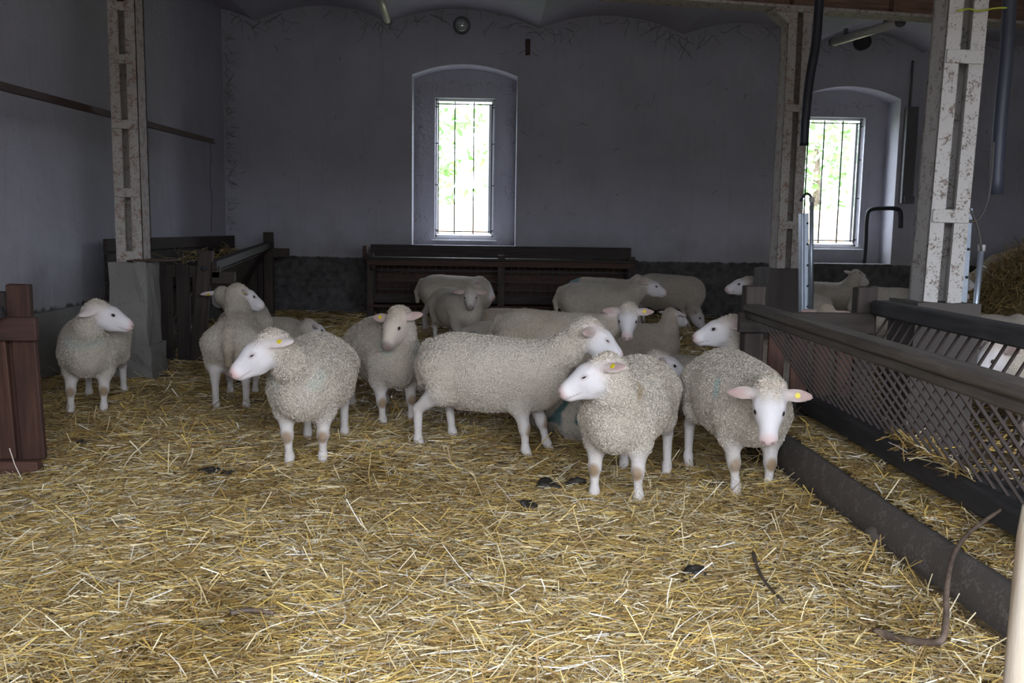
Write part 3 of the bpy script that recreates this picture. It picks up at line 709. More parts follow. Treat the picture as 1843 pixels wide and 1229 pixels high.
sheep('lying sheep half hidden behind the staring sheep', (1.85, 7.55), 5, (1290, 690, 7.6), (20, -30), lying=True, res=.012, tone=.94)
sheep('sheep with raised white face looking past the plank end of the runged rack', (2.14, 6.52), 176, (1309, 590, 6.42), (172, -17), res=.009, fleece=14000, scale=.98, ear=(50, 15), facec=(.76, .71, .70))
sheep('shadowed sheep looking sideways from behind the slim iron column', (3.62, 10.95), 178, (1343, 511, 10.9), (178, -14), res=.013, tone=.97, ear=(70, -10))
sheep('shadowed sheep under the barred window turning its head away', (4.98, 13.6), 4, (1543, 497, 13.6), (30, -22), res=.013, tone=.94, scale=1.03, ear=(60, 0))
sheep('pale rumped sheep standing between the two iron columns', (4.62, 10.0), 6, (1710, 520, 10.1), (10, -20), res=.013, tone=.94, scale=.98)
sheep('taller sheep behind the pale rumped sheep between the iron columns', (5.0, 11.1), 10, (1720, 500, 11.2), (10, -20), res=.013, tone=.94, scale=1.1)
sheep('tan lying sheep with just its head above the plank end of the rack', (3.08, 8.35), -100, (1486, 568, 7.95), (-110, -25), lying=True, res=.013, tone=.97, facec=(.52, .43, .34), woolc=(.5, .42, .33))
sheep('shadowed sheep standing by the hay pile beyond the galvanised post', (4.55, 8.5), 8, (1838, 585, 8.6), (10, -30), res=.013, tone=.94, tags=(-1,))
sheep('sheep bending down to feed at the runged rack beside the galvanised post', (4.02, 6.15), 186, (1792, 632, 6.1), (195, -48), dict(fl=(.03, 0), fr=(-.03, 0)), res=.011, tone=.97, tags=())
print('sheep time', time.time() - T0)

# ================================================================== HAY RACK WITH MESH SIDES (right)
def hay_rack():
    r = thing('hay_rack', (2.1, 4.0, 0), 'long V-shaped hay rack with crossing rusty rungs and wooden rails', 'hay rack')
    O = Vector((2.1, 4.0, 0))
    P = lambda x, y, z: Vector((x, y, z)) - O
    yF, yN = 6.05, 1.9
    # rails
    xa, xb, za, xl, xr, zl = 1.76, 2.62, 1.0, 2.16, 2.30, .43
    bar_between('top_rail', P(xa, yN, za), P(xa, yF, za), .12, .05, m_wood_rail, r, .012)
    bar_between('rail_edge', P(xa - .02, yN, za - .05), P(xa - .02, yF, za - .05), .05, .05, m_wood_rail, r, .01)
    bar_between('top_rail', P(xb, yN, za + .01), P(xb, yF, za + .01), .12, .10, m_wood_beam, r, .012)
    bar_between('bottom_beam', P(xl - .005, yN, zl - .055), P(xl - .005, yF, zl - .055), .13, .12, m_wood_beam, r, .012)
    bar_between('bottom_beam', P(xr + .02, yN, zl - .07), P(xr + .02, yF, zl - .07), .10, .11, m_wood_beam, r, .012)
    # iron rungs of each leaning side; the two sides cross to the eye as diamonds
    def side(x0, z0, x1, z1, step, off):
        a = bar_between('rung', P(x0, yN + .05 + off, z0), P(x1, yN + .05 + off, z1), .0125, .0125, m_mesh, r, 0, up=(0, 1, 0))
        for k in range(1, int((yF - yN - .1 - off) / step) + 1):
            b = a.copy(); COL.objects.link(b); b.location.y += k * step
    side(xl, zl, xa, za - .03, .105, 0)
    side(xr, zl - .02, xb, za - .02, .115, .03)
    # far end panel of planks
    yp = 6.13
    for x, w_ in ((1.80, .13), (2.56, .14)): box('post', P(x, yp + .03, .60), (w_, .11, 1.08), m_wood_dark_z, r, jit=.004)
    box('cross_rail', P(2.14, yp - .05, .90), (.92, .05, .14), m_wood_dark, r)
    box('cross_rail', P(2.14, yp - .05, .30), (.86, .05, .12), m_wood_dark, r)
    for i, x in enumerate((1.92, 2.08, 2.235, 2.39)): box('plank', P(x + .04, yp, .58), (.115, .03, .66), m_wood_red, r, jit=.004)
    for y in (2.2,):
        for x in (1.80, 2.58): box('post', P(x, y, .5), (.11, .11, .95), m_wood_dark_z, r)
hay_rack()

# trough board holding back the raised straw bed
def trough():
    t = thing('trough', (1.80, 3.8, 0), 'long dark curved trough board lying along the raised straw bed', 'trough')
    sec = [(-.015, .0), (-.035, .06), (-.04, .13), (-.025, .20), (.0, .255), (.03, .26), (.022, .20), (.006, .13), (.012, .06), (.03, .0)]
    y0, y1, n = 2.40, 5.72, 24; vs, fs = [], []; m = len(sec)
    for i in range(n + 1):
        y = y0 + (y1 - y0) * i / n
        for (x, z) in sec: vs.append((x + .05 * (1 - i / n) + random.uniform(-.003, .003), y - 3.8, z + .02 + random.uniform(-.004, .004)))
    for i in range(n):
        for k in range(m): fs.append((i * m + k, (i + 1) * m + k, (i + 1) * m + (k + 1) % m, i * m + (k + 1) % m))
    fs.append(tuple(range(m))); fs.append(tuple(n * m + k for k in range(m))[::-1])
    link('side_board', mesh('side_board', vs, fs, True), m_trough, t)
trough()

def lump(name, loc, r, m, seed, sub=3, rough=.25):
    rg = np.random.default_rng(seed); bm = bmesh.new(); bmesh.ops.create_icosphere(bm, subdivisions=sub, radius=1)
    co = np.array([v.co for v in bm.verts]); n = vnoise(co + seed * 3.3, 1.6) * rough * 2 + vnoise(co + seed, 5) * rough
    for v, k in zip(bm.verts, n): v.co = Vector((v.co.x * r[0], v.co.y * r[1], v.co.z * r[2])) * (1 + k)
    o = link(name, bm_mesh(name, bm, True), m); o.location = loc; return o
p = atZ(1590, 962, .13); tag(lump('field_stone', (p.x, p.y, .11), (.08, .09, .06), m_stone, 3), 'brown stone wedged under the dark trough board', 'stone')

# ================================================================== FRONT LEFT GATE
def left_gate():
    Yg = 5.5
    g = thing('plank_gate', (-2.85, Yg, 0), 'red-brown plank gate with a dark rail at the left edge', 'gate')
    s = F / Yg
    fx = lambda px, py=650: atY(px, py, Yg).x + 2.85
    fz = lambda py, px=30: atY(px, py, Yg).z
    box('post', (fx(32), .06, (fz(512) + fz(840)) / 2), (.135, .06, fz(512) - fz(840)), m_wood_red, g, jit=.004)
    box('plank', (fx(50), 0, (fz(600) + fz(826)) / 2), (.14, .04, fz(600) - fz(826)), m_wood_red, g, rot=(0, R(-2), 0), jit=.004)
    for k, px in enumerate((-2, -46, -92)): box('plank', (fx(px), 0, (fz(600) + fz(826)) / 2), (.135, .04, fz(600) - fz(826)), m_wood_red, g, rot=(0, R(-2), 0), jit=.004)
    box('cross_rail', (fx(-60), -.05, (fz(570) + fz(610)) / 2), (.90, .05, .14), m_wood_redx, g)
    box('cross_rail', (fx(-65), -.05, (fz(825) + fz(862)) / 2), (.88, .06, .13), m_wood_redx, g)
    box('post', (fx(-8), .10, (fz(527) + fz(840)) / 2), (.07, .06, fz(527) - fz(840)), m_wood_dark_z, g)
    pts = [Vector((fx(px), -.16, fz(py))) for px, py in ((-120, 588), (-40, 574), (10, 563), (34, 556))]
    tube('round_rail', pts, [.055, .055, .05, .035], m_wood_beam, g, 10)
left_gate()

# ================================================================== CORNER CRIB (left back)
def crib():
    c = thing('corner_crib', (-3.5, 10.0, 0), 'dark plank hay crib built into the left back corner', 'crib')
    O = Vector((-3.5, 10.0, 0)); P = lambda x, y, z: Vector((x, y, z)) - O
    for i, x in enumerate((-3.66, -3.48, -3.30, -3.12)): box('plank', P(x, 10.0, .53), (.145, .035, 1.04), m_wood_dark_z, c, jit=.004)
    box('cross_rail', P(-3.36, 10.05, .98), (.9, .06, .13), m_wood_dark, c)
    box('cross_rail', P(-2.90, 10.05, .92), (.30, .06, .13), m_wood_dark, c)
    box('cross_rail', P(-3.40, 10.05, .22), (.85, .06, .12), m_wood_dark, c)
    lp = box('leaning_post', P(-3.09, 9.95, .60), (.15, .08, 1.24), m_wood_dark_z, c, rot=(0, R(6), 0))
    under(tube('bolt', [P(-3.04, 9.92, 1.02), P(-3.04, 9.88, 1.02)], .028, m_iron, c, 10), lp)
    box('post', P(-3.78, 10.0, .64), (.14, .14, 1.28), m_wood_dark_z, c)
    for k, z in enumerate((1.24, 1.08, .92, .74)): box('back_board', P(-4.20, 12.75, z), (.04, 5.1, .145), m_wood_dark, c, jit=.004)
    bar_between('top_rail', P(-2.98, 9.95, 1.05), P(-3.44, 14.6, 1.19), .12, .09, m_wood_dark, c)
    bar_between('rail_edge', P(-3.06, 9.95, .99), P(-3.52, 14.6, 1.12), .05, .12, m_wood_dark, c)
    for i in range(22):
        t = (i + .5) / 22; x, y, z = -3.02 - .46 * t, 10.0 + 4.55 * t, 1.0 + .12 * t
        bar_between('slat', P(x, y, z), P(x - .42, y, .42), .155, .022, m_wood_dark_z, c, .003, up=(1, 0, .6))
    box('post', P(-3.47, 14.62, .70), (.14, .12, 1.36), m_wood_dark_z, c)
    box('cross_rail', P(-3.36, 14.62, 1.06), (.42, .07, .14), m_wood_dark, c)
    for i in range(5): box('end_plank', P(-3.58 - .15 * i, 14.66, .62), (.14, .03, .98), m_wood_dark_z, c, jit=.004)
crib()

# ================================================================== LONG HAY RACK (back wall)
def back_rack():
    Yb = 14.6
    o = atY(900, 500, Yb); r = thing('wall_hay_rack', (o.x, Yb, 0), 'long dark wooden hay rack with wire grid below the barred window', 'hay rack')
    X0, X1 = atY(662, 500, Yb).x - o.x, atY(1140, 500, Yb).x - o.x; XM = (X0 + X1) / 2; Lw = X1 - X0
    box('top_board', (XM, .35, 1.11), (Lw, .04, .20), m_wood_dark, r, jit=.005)
    box('ledge', (XM, .02, 1.0), (Lw + .1, .34, .045), m_wood_dark, r, jit=.004)
    box('front_rail', (XM, -.12, .935), (Lw, .05, .09), m_wood_redx, r)
    for x in (X0 + .05, XM, X1 - .05):
        box('post', (x, -.06, .55), (.11, .09, 1.05), m_wood_dark_z, r)
        box('post', (x, .40, .6), (.10, .08, 1.2), m_wood_dark_z, r)
    box('bottom_rail', (XM, .0, .36), (Lw, .07, .13), m_wood_dark, r)
    box('foot_rail', (XM, -.10, .25), (Lw, .05, .05), m_wood_redx, r)
    for i in range(4): box('back_board', (XM, .42, .32 + .17 * i), (Lw - .05, .03, .172), m_wood_redx, r, bevel=.003)
    n = 38
    for i in range(n):
        x = X0 + .12 + (Lw - .24) * i / (n - 1); bar_between('grid_wire', (x, -.10, .90), (x, -.03, .42), .011, .011, m_iron, r, 0, up=(0, 1, 0))
    for z in (.82, .66, .52): bar_between('grid_wire', (X0 + .08, -.10 + .07 * (.9 - z) / .48, z), (X1 - .08, -.10 + .07 * (.9 - z) / .48, z), .010, .010, m_iron, r, 0)
    box('end_block', (X0 - .04, .08, 1.08), (.06, .28, .22), m_wood_redx, r)
    tube('bolt', [(X0 + .1, -.12, .86), (X0 + .1, -.17, .86)], .05, m_wood_dark, r, 12)
back_rack()

# ================================================================== WALL FITTINGS
# rail on the left wall through the column
a = atY(-60, 143, 6.7); rb0, rb1 = Vector((-3.72, 6.4, 2.50)), Vector((-3.80, 12.9, 2.62))
rl = thing('wall_rail', rb0, 'rusty angle iron rail running along the left wall through the column', 'rail')
bar_between('rail_bar', (0, 0, 0), rb1 - rb0, .05, .06, m_rust, rl, .004)
bar_between('rail_flange', (.025, 0, -.03), rb1 - rb0 + Vector((.025, 0, -.03)), .05, .012, m_rust, rl, .0)
for y in (.3,): bar_between('wall_bracket', (0, y, 0), (-.53, y, 0), .04, .04, m_rust, rl, 0)
wp = [Vector((-3.83, 12.88, 2.6)) + Vector((.012 * math.sin(k * 1.3), 0, -.135 * k)) for k in range(10)]
tag(tube('hanging_wire', wp, .004, m_iron, None, 5), 'thin dark wire hanging from the end of the wall rail', 'wire')

def tube_lamp(name, a, b, label, r=.055):
    a, b = Vector(a), Vector(b); d = b - a
    t = thing(name, a, label, 'lamp'); bd = tube('lamp_body', [(0, 0, 0), d], r, m_lampw, t, 12)
    u = d.normalized()
    for p, s in ((Vector((0, 0, 0)), -1), (d, 1)): tube('end_cap', [p - u * .02 * s, p + u * .03 * s], r * 1.12, m_grey, bd, 12)
    for k in (.2, .8): box('mounting_clip', d * k + Vector((0, 0, r + .03)), (.05, .05, .10), m_grey, t)
tube_lamp('tube_lamp', atY(678, -25, 11.0), atY(697, 36, 13.2), 'grey tube lamp hanging in the vault beside the round lamp')
tube_lamp('tube_lamp', atY(1500, 76, 13.2), atY(1620, 40, 11.6), 'white tube lamp in the vault behind the slim iron column')
def dome_lamp():
    p = atY(831, 45, BY - .06); t = thing('round_wall_lamp', (p.x, BY, p.z), 'round glass bulkhead lamp high above the barred window', 'lamp')
    tube('lamp_base', [(0, 0, 0), (0, -.05, 0)], .14, m_grey, t, 18)
    bm = bmesh.new(); bmesh.ops.create_uvsphere(bm, u_segments=18, v_segments=10, radius=1)
    for v in bm.verts: v.co = Vector((v.co.x * .115, v.co.y * .10 - .05, v.co.z * .115))
    link('lamp_glass', bm_mesh('lamp_glass', bm, True), m_lampg, t)
dome_lamp()
# vent hole, duct and bent pipe by the right window
p = atY(1551, 76, BY - .05); tag(tube('vent_pipe', [(p.x, BY + .02, p.z), (p.x, BY - .12, p.z), (p.x - .02, BY - .14, p.z)], [.13, .13, .10], m_iron, None, 14), 'round black vent pipe stub high on the back wall', 'pipe')
p0, p1 = atY(1641, 192, BY - .1), atY(1634, 366, BY - .1)
du = thing('wall_duct', (p0.x, BY, 0), 'flat grey duct on the back wall beside the second window', 'duct')
box('duct_body', ((p1.x - p0.x) / 2, -.06, (p0.z + p1.z) / 2), (.19, .12, p0.z - p1.z), m_grey, du)
box('duct_outlet', (p1.x - p0.x, -.08, p1.z + .06), (.17, .14, .12), m_grey, du)
tube('conduit', [(0.0, -.03, p0.z), (0.0, -.03, p0.z + .75)], .02, m_grey, du, 8)
bp = [atY(px, py, BY - .035) for px, py in ((1555, 474), (1558, 440), (1560, 395), (1566, 378), (1590, 375), (1614, 376), (1621, 384), (1621, 410))]
tag(tube('bent_pipe', smooth_path(bp, 4), .035, m_iron, None, 8), 'bent black pipe on the wall below the second window', 'pipe')
# small corbel stub on wall
p = atY(950, 85, BY - .03); tag(box('wall_bracket', (p.x, BY - .04, p.z), (.07, .10, .24), m_rust, None), 'small rusty bracket under the vault springing of the back wall', 'bracket')

# ================================================================== WATER POSTS, PIPES
def water_post(label, px0, py0, px1, py1, Yp, w, rod, bowl):
    a, b = atY(px0, py0, Yp), atY(px1, py1, Yp); base = Vector((b.x, Yp, 0))
    t = thing('water_post', base, label, 'post')
    d = (a - b).normalized(); low = b + d * ((0.0 - b.z) / d.z)
    low = low - base; top = a - base
    cp = bar_between('channel_post', low, top, w * .6, .05, m_galv, t, .005, up=(0, 1, 0))
    bar_between('channel_post', low + Vector((-w * .38, .04, 0)), top + Vector((-w * .38, .04, 0)), w * .35, .09, m_galv, t, .005, up=(0, 1, 0))
    L = (top - low).length; dd = (top - low).normalized()
    for k in range(7): 
        c = low + dd * (.32 + (L - .42) * k / 6); under(tube('bolt_hole', [c + Vector((0.01, -.020, 0)), c + Vector((0.01, -.034, 0))], .011, m_iron, t, 8), cp)
    ra, rb = atY(*rod[0], Yp - .05) - base, atY(*rod[1], Yp - .05) - base
    wp_ = tube('water_pipe', [ra, rb], .021, m_galv, t, 10); tube('pipe_coupling', [ra, ra + (ra - rb).normalized() * .05], .028, m_lampw, wp_, 10)
    bx = Vector(bowl) - base
    me = box_mesh('bowl', .26, .24, .11, .03)
    for v in me.vertices:
        if v.co.z < 0: v.co.x *= .6; v.co.y *= .6
    bo = link('bowl', me, m_green, t); bo.location = bx; bo['label'] = 'green drinking bowl'
    bar_between('bowl_arm', low + dd * bx.z, bx, .05, .05, m_galv, t, 0)
    return t
water_post('galvanised water post with a green bowl next to the tall flaking column', 1742, 374, 1718, 752, 7.0, .10, ((1766, 452), (1742, 690)), (3.75, 6.95, .30))
water_post('galvanised water post with thin pipe next to the slim column', 1450, 384, 1450, 590, 9.35, .085, ((1461, 364), (1459, 570)), (3.22, 9.2, .42))
tag(tube('black_hose', smooth_path([atY(px, py, 9.31) for px, py in ((1461, 368), (1459, 353), (1450, 349), (1440, 362))], 5), .013, m_rub, None, 7), 'thin black hose bent over the top of the thin water pipe', 'hose')
tag(tube('black_pipe', smooth_path([atY(px, py, 9.2) for px, py in ((1476, -25), (1473, 25), (1468, 80), (1456, 150), (1449, 220), (1447, 262))], 4), .045, m_rub, None, 10), 'thick black hose running down beside the slim iron column', 'pipe')
tag(tube('drop_pipe', smooth_path([atY(px, py, 6.8) for px, py in ((1818, -20), (1812, 90), (1800, 220), (1792, 350))], 4), .05, m_pvc, None, 12), 'thick grey insulated pipe dropping above the galvanised water post', 'pipe')
tag(tube('water_cable', smooth_path([atY(px, py, 6.78) for px, py in ((1788, 255), (1785, 310), (1778, 360), (1765, 390), (1748, 399), (1733, 393), (1730, 378), (1738, 372), (1748, 382), (1760, 410), (1765, 440), (1766, 452))], 5), .010, m_cable, None, 7), 'braided grey water line looping round the galvanised water post', 'cable')
tag(tube('yellow_twine', smooth_path([atY(px, py, 5.85) for px, py in ((1722, 20), (1745, 16), (1760, 20), (1790, 15), (1812, 14))], 4), .006, mat('yellow_twine', flat((.35, .38, .03), .6)), None, 6), 'yellow green twine tied across the top of the tall flaking column', 'twine')

# ================================================================== STRAW
def ribbons(name, base, yaw, tilt, roll, L, w, bend, col, m):
    n = len(L); d = np.stack([np.cos(yaw) * np.cos(tilt), np.sin(yaw) * np.cos(tilt), np.sin(tilt)], 1)
    sx = np.stack([-np.sin(yaw), np.cos(yaw), np.zeros(n)], 1); nn = np.cross(d, sx)
    side = sx * np.cos(roll)[:, None] + nn * np.sin(roll)[:, None]
    V = np.empty((n, 6, 3))
    for k, t in enumerate((-.5, 0, .5)):
        c = base + d * (L * t)[:, None] + sx * (bend * (0.25 - t * t) * L)[:, None] + np.array([0, 0, 1]) * (np.abs(bend) * .25 * (.25 - t * t) * L)[:, None]
        V[:, 2 * k] = c - side * (w / 2)[:, None]; V[:, 2 * k + 1] = c + side * (w / 2)[:, None]
    b = (np.arange(n) * 6)[:, None]
    Q = np.concatenate([b + np.array([0, 2, 3, 1]), b + np.array([2, 4, 5, 3])], 0)
    return np_mesh(name, V.reshape(-1, 3), Q, np.repeat(col, 6, 0), None, False)
PAL = np.array([[.80, .70, .44], [.66, .50, .20], [.52, .36, .11], [.86, .80, .62], [.34, .22, .09], [.58, .50, .30], [.70, .52, .14], [.88, .86, .78]])
PW = np.array([.08, .16, .26, .03, .30, .13, .03, .01])
PW2 = np.array([.22, .26, .14, .11, .05, .11, .07, .04])
def straw_col(rg, x, y, fresh=None):
    n = len(x); i = rg.choice(len(PAL), n, p=PW)
    if fresh is not None: i = np.where(fresh, rg.choice(len(PAL), n, p=PW2), rg.choice(len(PAL), n, p=PW))
    c = PAL[i] * np.array([1.0, .95, .92]) * rg.uniform(.7, 1.2, n)[:, None]
    p = np.stack([x, y, np.zeros(n)], 1); damp = np.clip(vnoise(p + 50, 1.1) * 1.8 + vnoise(p + 9, 3.1) * 1.2, 0, .75)
    c = c * (1 - damp[:, None] * np.array([.45, .52, .65])); return np.clip(c, 0, 1)
def scatter(rg, x0, x1, y0, y1, dens, fr=True):
    n = int((x1 - x0) * (y1 - y0) * dens); x = rg.uniform(x0, x1, n); y = rg.uniform(y0, y1, n)
    if fr: k = (np.abs(x) < y * .62 + 1.0); x, y = x[k], y[k]
    for (cx_, cy_, hw_) in ((-3.46, 9.08, .24), (3.33, 10.29, .30), (2.95, 6.02, .24)):
        k = (np.abs(x - cx_) > hw_) | (np.abs(y - cy_) > hw_); x, y = x[k], y[k]
    return x, y
bpy.context.view_layer.update()
SOLID = []
for ob in SC.objects:
    if ob.type == 'MESH' and ob.name.split('.')[0] in ('plank', 'post', 'cross_rail', 'plinth', 'bottom_beam', 'side_board', 'end_plank', 'leaning_post', 'bottom_rail', 'foot_rail', 'channel_post', 'trim_1'):
        cs = np.array([ob.matrix_world @ Vector(c) for c in ob.bound_box]); SOLID.append((cs.min(0) - .004, cs.max(0) + .004))
def clear_of_solids(base, yaw, tilt, L, bend):
    d = np.stack([np.cos(yaw) * np.cos(tilt), np.sin(yaw) * np.cos(tilt), np.sin(tilt)], 1); sx = np.stack([-np.sin(yaw), np.cos(yaw), np.zeros(len(L))], 1)
    bad = np.zeros(len(L), bool)
    pts = [base + d * (L * t)[:, None] + sx * (bend * (.25 - t * t) * L)[:, None] for t in np.linspace(-.5, .5, 9)]
    for lo, hi in SOLID:
        near = np.where((np.abs(base[:, 0] - (lo[0] + hi[0]) / 2) < (hi[0] - lo[0]) / 2 + .2) & (np.abs(base[:, 1] - (lo[1] + hi[1]) / 2) < (hi[1] - lo[1]) / 2 + .2))[0]
        for p in pts: bad[near] |= ((p[near] > lo) & (p[near] < hi)).all(1)
    for p in (pts[0], pts[4], pts[8]): bad |= (p[:, 0] < LX + .06) | (p[:, 1] > BY - .02)
    pile = ((base - np.array([8.3, 12.3, .45])) / np.array([1.75, 1.5, 1.05])) ** 2
    return ~bad & (pile.sum(1) > 1)
def straw(name, label, zones, seed):
    rg = np.random.default_rng(seed); P_ = []
    for (x0, x1, y0, y1, dens, l0, l1, wd_, lift) in zones:
        x, y = scatter(rg, x0, x1, y0, y1, dens); n = len(x)
        L = l0 + (l1 - l0) * rg.beta(1.6, 3.0, n); w = wd_ * rg.uniform(.6, 1.25, n)
        fld = vnoise(np.stack([x, y, np.zeros(n)], 1), .7) * 5
        yaw = np.where(rg.random(n) < .40, rg.normal(0, .55, n) + fld * .5, rg.uniform(0, math.pi, n))
        tl = np.abs(rg.normal(0, .10, n)); stick = rg.random(n) < .028; tl[stick] = rg.uniform(.3, .9, stick.sum())
        tl *= np.where(rg.random(n) < .5, -1, 1)
        ht = rg.random(n); z = floor_h(x, y) + lift * ht ** 1.3 + .004 + np.where(stick, np.abs(np.sin(tl)) * L * .4, 0)
        P_.append((np.stack([x, y, z], 1), yaw, tl, rg.uniform(-.9, .9, n), L, w, rg.normal(0, .15, n), straw_col(rg, x, y, rg.random(n) > .55)))
    A = [np.concatenate([q[i] for q in P_]) for i in range(8)]
    ok = clear_of_solids(A[0], A[1], A[2], A[4], A[6]); A = [a_[ok] for a_ in A]
    print(name, len(A[4]))
    o = link(name, ribbons(name, *A, m_straw), m_straw); tag(o, label, 'straw', kind='stuff'); return o
straw('straw_bedding', 'loose golden straw bedding spread over the barn floor', [
    (-3.4, 1.74, 2.0, 3.6, 8600, .05, .26, .0040, .035), (-4.15, 1.74, 3.6, 5.2, 6000, .05, .26, .0044, .035), (-4.15, 1.74, 5.2, 7.6, 3200, .06, .28, .0054, .04),
    (-4.15, 2.6, 7.6, 10.5, 1500, .07, .30, .0070, .045), (-4.15, 3.0, 10.5, 15.2, 650, .09, .32, .0095, .06), (2.9, 9, 3.0, 15, 130, .09, .34, .012, .06)], 11)
straw('straw_bed', 'pale straw heaped between the dark trough board and the runged rack', [(1.85, 2.70, 1.8, 4.2, 9500, .04, .19, .0045, .05), (1.85, 2.66, 4.2, 6.1, 7800, .04, .19, .0050, .05)], 12)

# hay pile at right rear
def hay_pile():
    b = lump('hay_pile', (8.3, 12.3, .45), (1.75, 1.5, 1.05), mat('brown_hay', flat((.15, .105, .045), .9, 0, .4, 30, .6)), 21, 4, .10)
    tag(b, 'brown hay heap behind a metal rack beyond the galvanised water post', 'hay', kind='stuff')
    rg = np.random.default_rng(5); n = 9000
    u = rg.normal(size=(n, 3)); u /= np.linalg.norm(u, axis=1, keepdims=True); u[:, 2] = np.abs(u[:, 2]); u[:, 1] = -np.abs(u[:, 1])
    p = u * np.array([1.78, 1.53, 1.08]) * rg.uniform(.97, 1.04, (n, 1))
    col = np.array([.30, .21, .09]) * rg.uniform(.5, 1.6, n)[:, None]
    me = ribbons('hay_strands', p, rg.uniform(0, 6.28, n), rg.normal(0, .6, n), rg.uniform(-1, 1, n), rg.uniform(.15, .45, n), np.full(n, .010), rg.normal(0, .5, n), col, m_straw)
    h = link('hay_strands', me, m_straw, b); h['kind'] = 'stuff'
    r = thing('metal_hay_rack', (6.9, 10.4, 0), 'thin galvanised hay frame in front of the hay heap', 'frame')
    tube('frame_bar', [(-.5, 0, 1.12), (2.6, 0, 1.12)], .02, m_galv, r, 8); tube('frame_bar', [(-.5, 0, .1), (2.6, 0, .1)], .02, m_galv, r, 8)
    for x in (-.5, .15, .8, 1.5, 2.2): tube('frame_upright', [(x + .08, 0, .1), (x, 0, 1.12)], .016, m_galv, r, 8)
hay_pile()

# hay hanging in the rack's bottom and on the crib
def wisps(name, label, a, b, n, L, seed, spread=.05, cat='hay'):
    rg = np.random.default_rng(seed); t = rg.random(n)[:, None]; p = np.array(a) * (1 - t) + np.array(b) * t + rg.normal(0, spread, (n, 3)) * np.array([1, 1, .4])
    col = straw_col(rg, p[:, 0], p[:, 1])
    me = ribbons(name, p, rg.uniform(0, 6.28, n), rg.normal(0, .35, n), rg.uniform(-1, 1, n), rg.uniform(L * .4, L, n), np.full(n, .0065), rg.normal(0, .3, n), col, m_straw)
    tag(link(name, me, m_straw), label, cat, kind='stuff')
wisps('hay_wisps', 'straw wisps caught on the lower beam of the runged rack', (2.13, 3.9, .45), (2.16, 4.7, .45), 170, .25, 31, .03)
wisps('hay_wisps', 'hay wisps lying in the top of the corner crib', (-3.75, 11, 1.06), (-3.85, 14.2, 1.10), 90, .45, 32, .09)

# ================================================================== CLUTTER
DL = ['dark dung clump lying out in front of the sheep with shut eyes', 'larger dark dung clump beside the smaller one near the broad sheep', 'small round dung clump next to the larger one near the broad sheep', 'flat dung clump on its own ahead of the paired clumps', 'dung clump lying near the short dark twig', 'dung clump lying by the foot of the plank gate', 'smallest dung crumb right beside the clump ahead of the shut-eyed sheep']
for k, (px, py, r) in enumerate(((378, 850, .045), (985, 873, .055), (1038, 869, .04), (945, 912, .05), (1250, 1037, .035), (148, 801, .035), (408, 852, .03))):
    p = atZ(px, py, .02); z = float(floor_h(np.array([p.x]), np.array([p.y]))[0])
    tag(lump('dung_clump', (p.x, p.y, z + .03), (r * 1.2, r, r * .6), m_dung, 40 + k, 3, .7), DL[k], 'dung', 'dung clumps on the straw')
def twig(label, pix, rad, z=.05, zs=None):
    pts = []
    for i, (px, py) in enumerate(pix): 
        zz = (zs[i] if zs else z); p = atZ(px, py, zz); pts.append(p)
    sp = smooth_path(pts, 5); n = len(sp)
    tag(tube('twig', sp, [rad * (1 - .45 * k / n) * random.uniform(.9, 1.1) for k in range(n)], m_bark, None, 7), label, 'twig')
twig('short dark twig lying alone on the open straw', [(1356, 995), (1362, 1018), (1378, 1048), (1410, 1082)], .009)
twig('long bent branch arching over the dark trough board', [(1575, 1135), (1620, 1150), (1668, 1156), (1696, 1150), (1703, 1110), (1704, 1060), (1716, 1000), (1745, 958), (1805, 915)], .014, zs=[.07, .09, .12, .15, .19, .25, .298, .325, .40])
twig('dark strip of bark sunk in the straw in front of the plank gate', [(415, 1103), (448, 1098), (492, 1103)], .011, z=.045)
pp0, pp1 = atY(1834, 1260, 1.86), atY(1856, 1010, 1.86)
d = (pp1 - pp0).normalized(); low = pp0 - d * (pp0.z / d.z)
tag(tube('leaning_pole', [low, low + d * .4, pp1 + d * .05, pp1 + d * .12], [.036, .035, .032, .026], m_pale_wood, None, 14), 'pale worn wooden pole leaning beside the dark trough', 'pole')

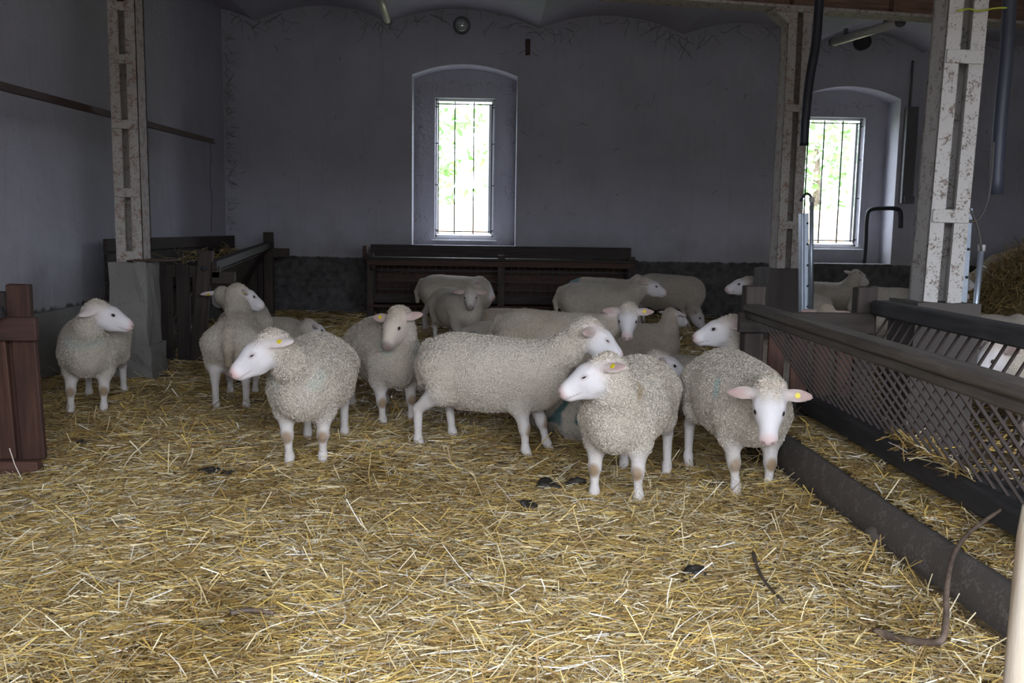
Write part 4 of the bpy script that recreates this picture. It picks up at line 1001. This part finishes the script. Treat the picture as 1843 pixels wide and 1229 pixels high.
# cobwebs along the wall tops
def cobwebs():
    rg = np.random.default_rng(3); P_ = []
    def strand(p, d, L, w, n=4):
        pts = [np.array(p, float)]
        for k in range(n):
            d = d + rg.normal(0, .35, 3) * np.array([1, 0, 1]); d = d / np.linalg.norm(d); pts.append(pts[-1] + d * L / n)
        for a, b in zip(pts, pts[1:]): P_.append((a, b, w))
    xs = np.array([q[0] for q in prof]); zs = np.array([q[1] for q in prof])
    for i in range(330):
        x = rg.uniform(LX + .05, 8.5); z = np.interp(x, xs, zs) - abs(rg.normal(0, .10))
        near = min(abs(x - v) for v in VX)
        if near > .5 and rg.random() < .45: continue
        strand((x, BY - .012 - rg.random() * .02, z), np.array([rg.normal(0, .8), 0, -1 + rg.random()]), rg.uniform(.08, .38), rg.uniform(.003, .009))
    for i in range(160):
        z = 1.4 + 3.2 * rg.random(); strand((LX + .03 + abs(rg.normal(0, .05)), BY - .015, z), np.array([.5 + rg.normal(0, .5), 0, rg.normal(0, .5)]), rg.uniform(.05, .20), rg.uniform(.002, .008))
    for i in range(90):
        strand((rg.uniform(LX, 8.5), BY - .01, rg.uniform(1.5, 4.6)), np.array([rg.normal(), 0, rg.normal()]), rg.uniform(.03, .14), rg.uniform(.004, .010), 2)
    for n in NICHES:
        for i in range(130):
            e = rg.random()
            if e < .4: p = (n['x0'] + .03 + abs(rg.normal(0, .06)), rg.uniform(n['zb'], n['zs']))
            elif e < .75: p = (n['x1'] - .03 - abs(rg.normal(0, .08)), rg.uniform(n['zb'] + .8, n['zs']))
            else: p = (rg.uniform(n['x0'], n['x1']), n['zs'] - .02 - abs(rg.normal(0, .06)))
            if n['wx0'] - .02 < p[0] < n['wx1'] + .02 and p[1] < n['wz1']: continue
            strand((p[0], BY + NDEP - .012, p[1]), np.array([rg.normal(0, .5), 0, rg.normal(0, 1)]), rg.uniform(.04, .16), rg.uniform(.002, .007), 3)
    v_ = atY(1551, 76, BY - .05); blocked = [(p0.x - .35, p0.x + .25, p1.z - .1, 4.6), (v_.x - .17, v_.x + .17, v_.z - .17, v_.z + .17)]
    keep = []
    for a, b, w in P_:
        bad = False
        for q in (a, b):
            for n in NICHES:
                if q[1] < BY and n['x0'] < q[0] < n['x1'] and n['zb'] < q[2] < n['zp'] - .05: bad = True
            if q[2] > np.interp(q[0], xs, zs) - .01 or q[0] < LX + .012: bad = True
            for (bx0, bx1, bz0, bz1) in blocked:
                if bx0 < q[0] < bx1 and bz0 < q[2] < bz1: bad = True
        if not bad: keep.append((a, b, w))
    vs, fs = [], []
    for a, b, w in keep:
        d = b - a; s = np.array([-d[2], 0, d[0]]); s = s / (np.linalg.norm(s) + 1e-9) * w / 2; k = len(vs)
        vs += [a - s, a + s, b + s * .6, b - s * .6]; fs.append((k, k + 1, k + 2, k + 3))
    tag(link('cobwebs', mesh('cobwebs', vs, fs), m_web), 'dusty brown cobwebs along the vault edge and window niches', 'cobweb', kind='stuff')
cobwebs()

# ================================================================== OUTSIDE
def outside():
    g = slab('ground_grass', (-40, 19, -.11), (50, 60, -.06), m_grass)
    w = thing('garden_wall', (2, 25, -.1), 'low orange garden wall outside the windows', 'wall')
    for i in range(7):
        for j in range(5): box('wall_panel', (-9.2 + i * 3.0 + 2, 0, .24 + j * .44), (2.96, .2, .42), m_brick, w, bevel=.02)
    rg = np.random.default_rng(9)
    for k, (x, y, r, h) in enumerate(((-2.6, 30, 2.6, 4.6), (2.4, 38, 3.0, 5.2), (10.6, 30, 3.3, 4.6), (18.0, 38, 3.2, 5.2))):
        t = thing('tree', (x, y, -.1), ['small leafy tree close behind the garden wall, outside the window above the long rack', 'taller leafy tree standing far off beyond the window above the long rack', 'wide leafy tree outside the window behind the slim column', 'far leafy tree beyond the wide leafy tree'][k], 'tree', 'trees outside the windows')
        tube('trunk', [(0, 0, 0), (.1, 0, h * .5), (0, .1, h)], [.22, .17, .08], m_bark, t, 8)
        n = 2000; u = rg.normal(size=(n, 3)); u /= np.linalg.norm(u, axis=1, keepdims=True)
        p = u * (rg.random((n, 1)) ** .45) * np.array([r, r, r * .95]) + np.array([0, 0, h])
        p += np.stack([vnoise(p + k, .8), vnoise(p + 7 + k, .8), vnoise(p + 13, .8)], 1) * 1.6
        p = p[p[:, 2] > .6]; n = len(p)
        col = np.array([.28, .46, .20]) * rg.uniform(.6, 1.5, n)[:, None]
        me = ribbons('foliage', p, rg.uniform(0, 6.28, n), rg.normal(0, .7, n), rg.uniform(-1.5, 1.5, n), rg.uniform(.16, .34, n), rg.uniform(.09, .17, n), rg.normal(0, .2, n), col, m_leaf)
        link('foliage', me, m_leaf, t)['kind'] = 'stuff'
outside()
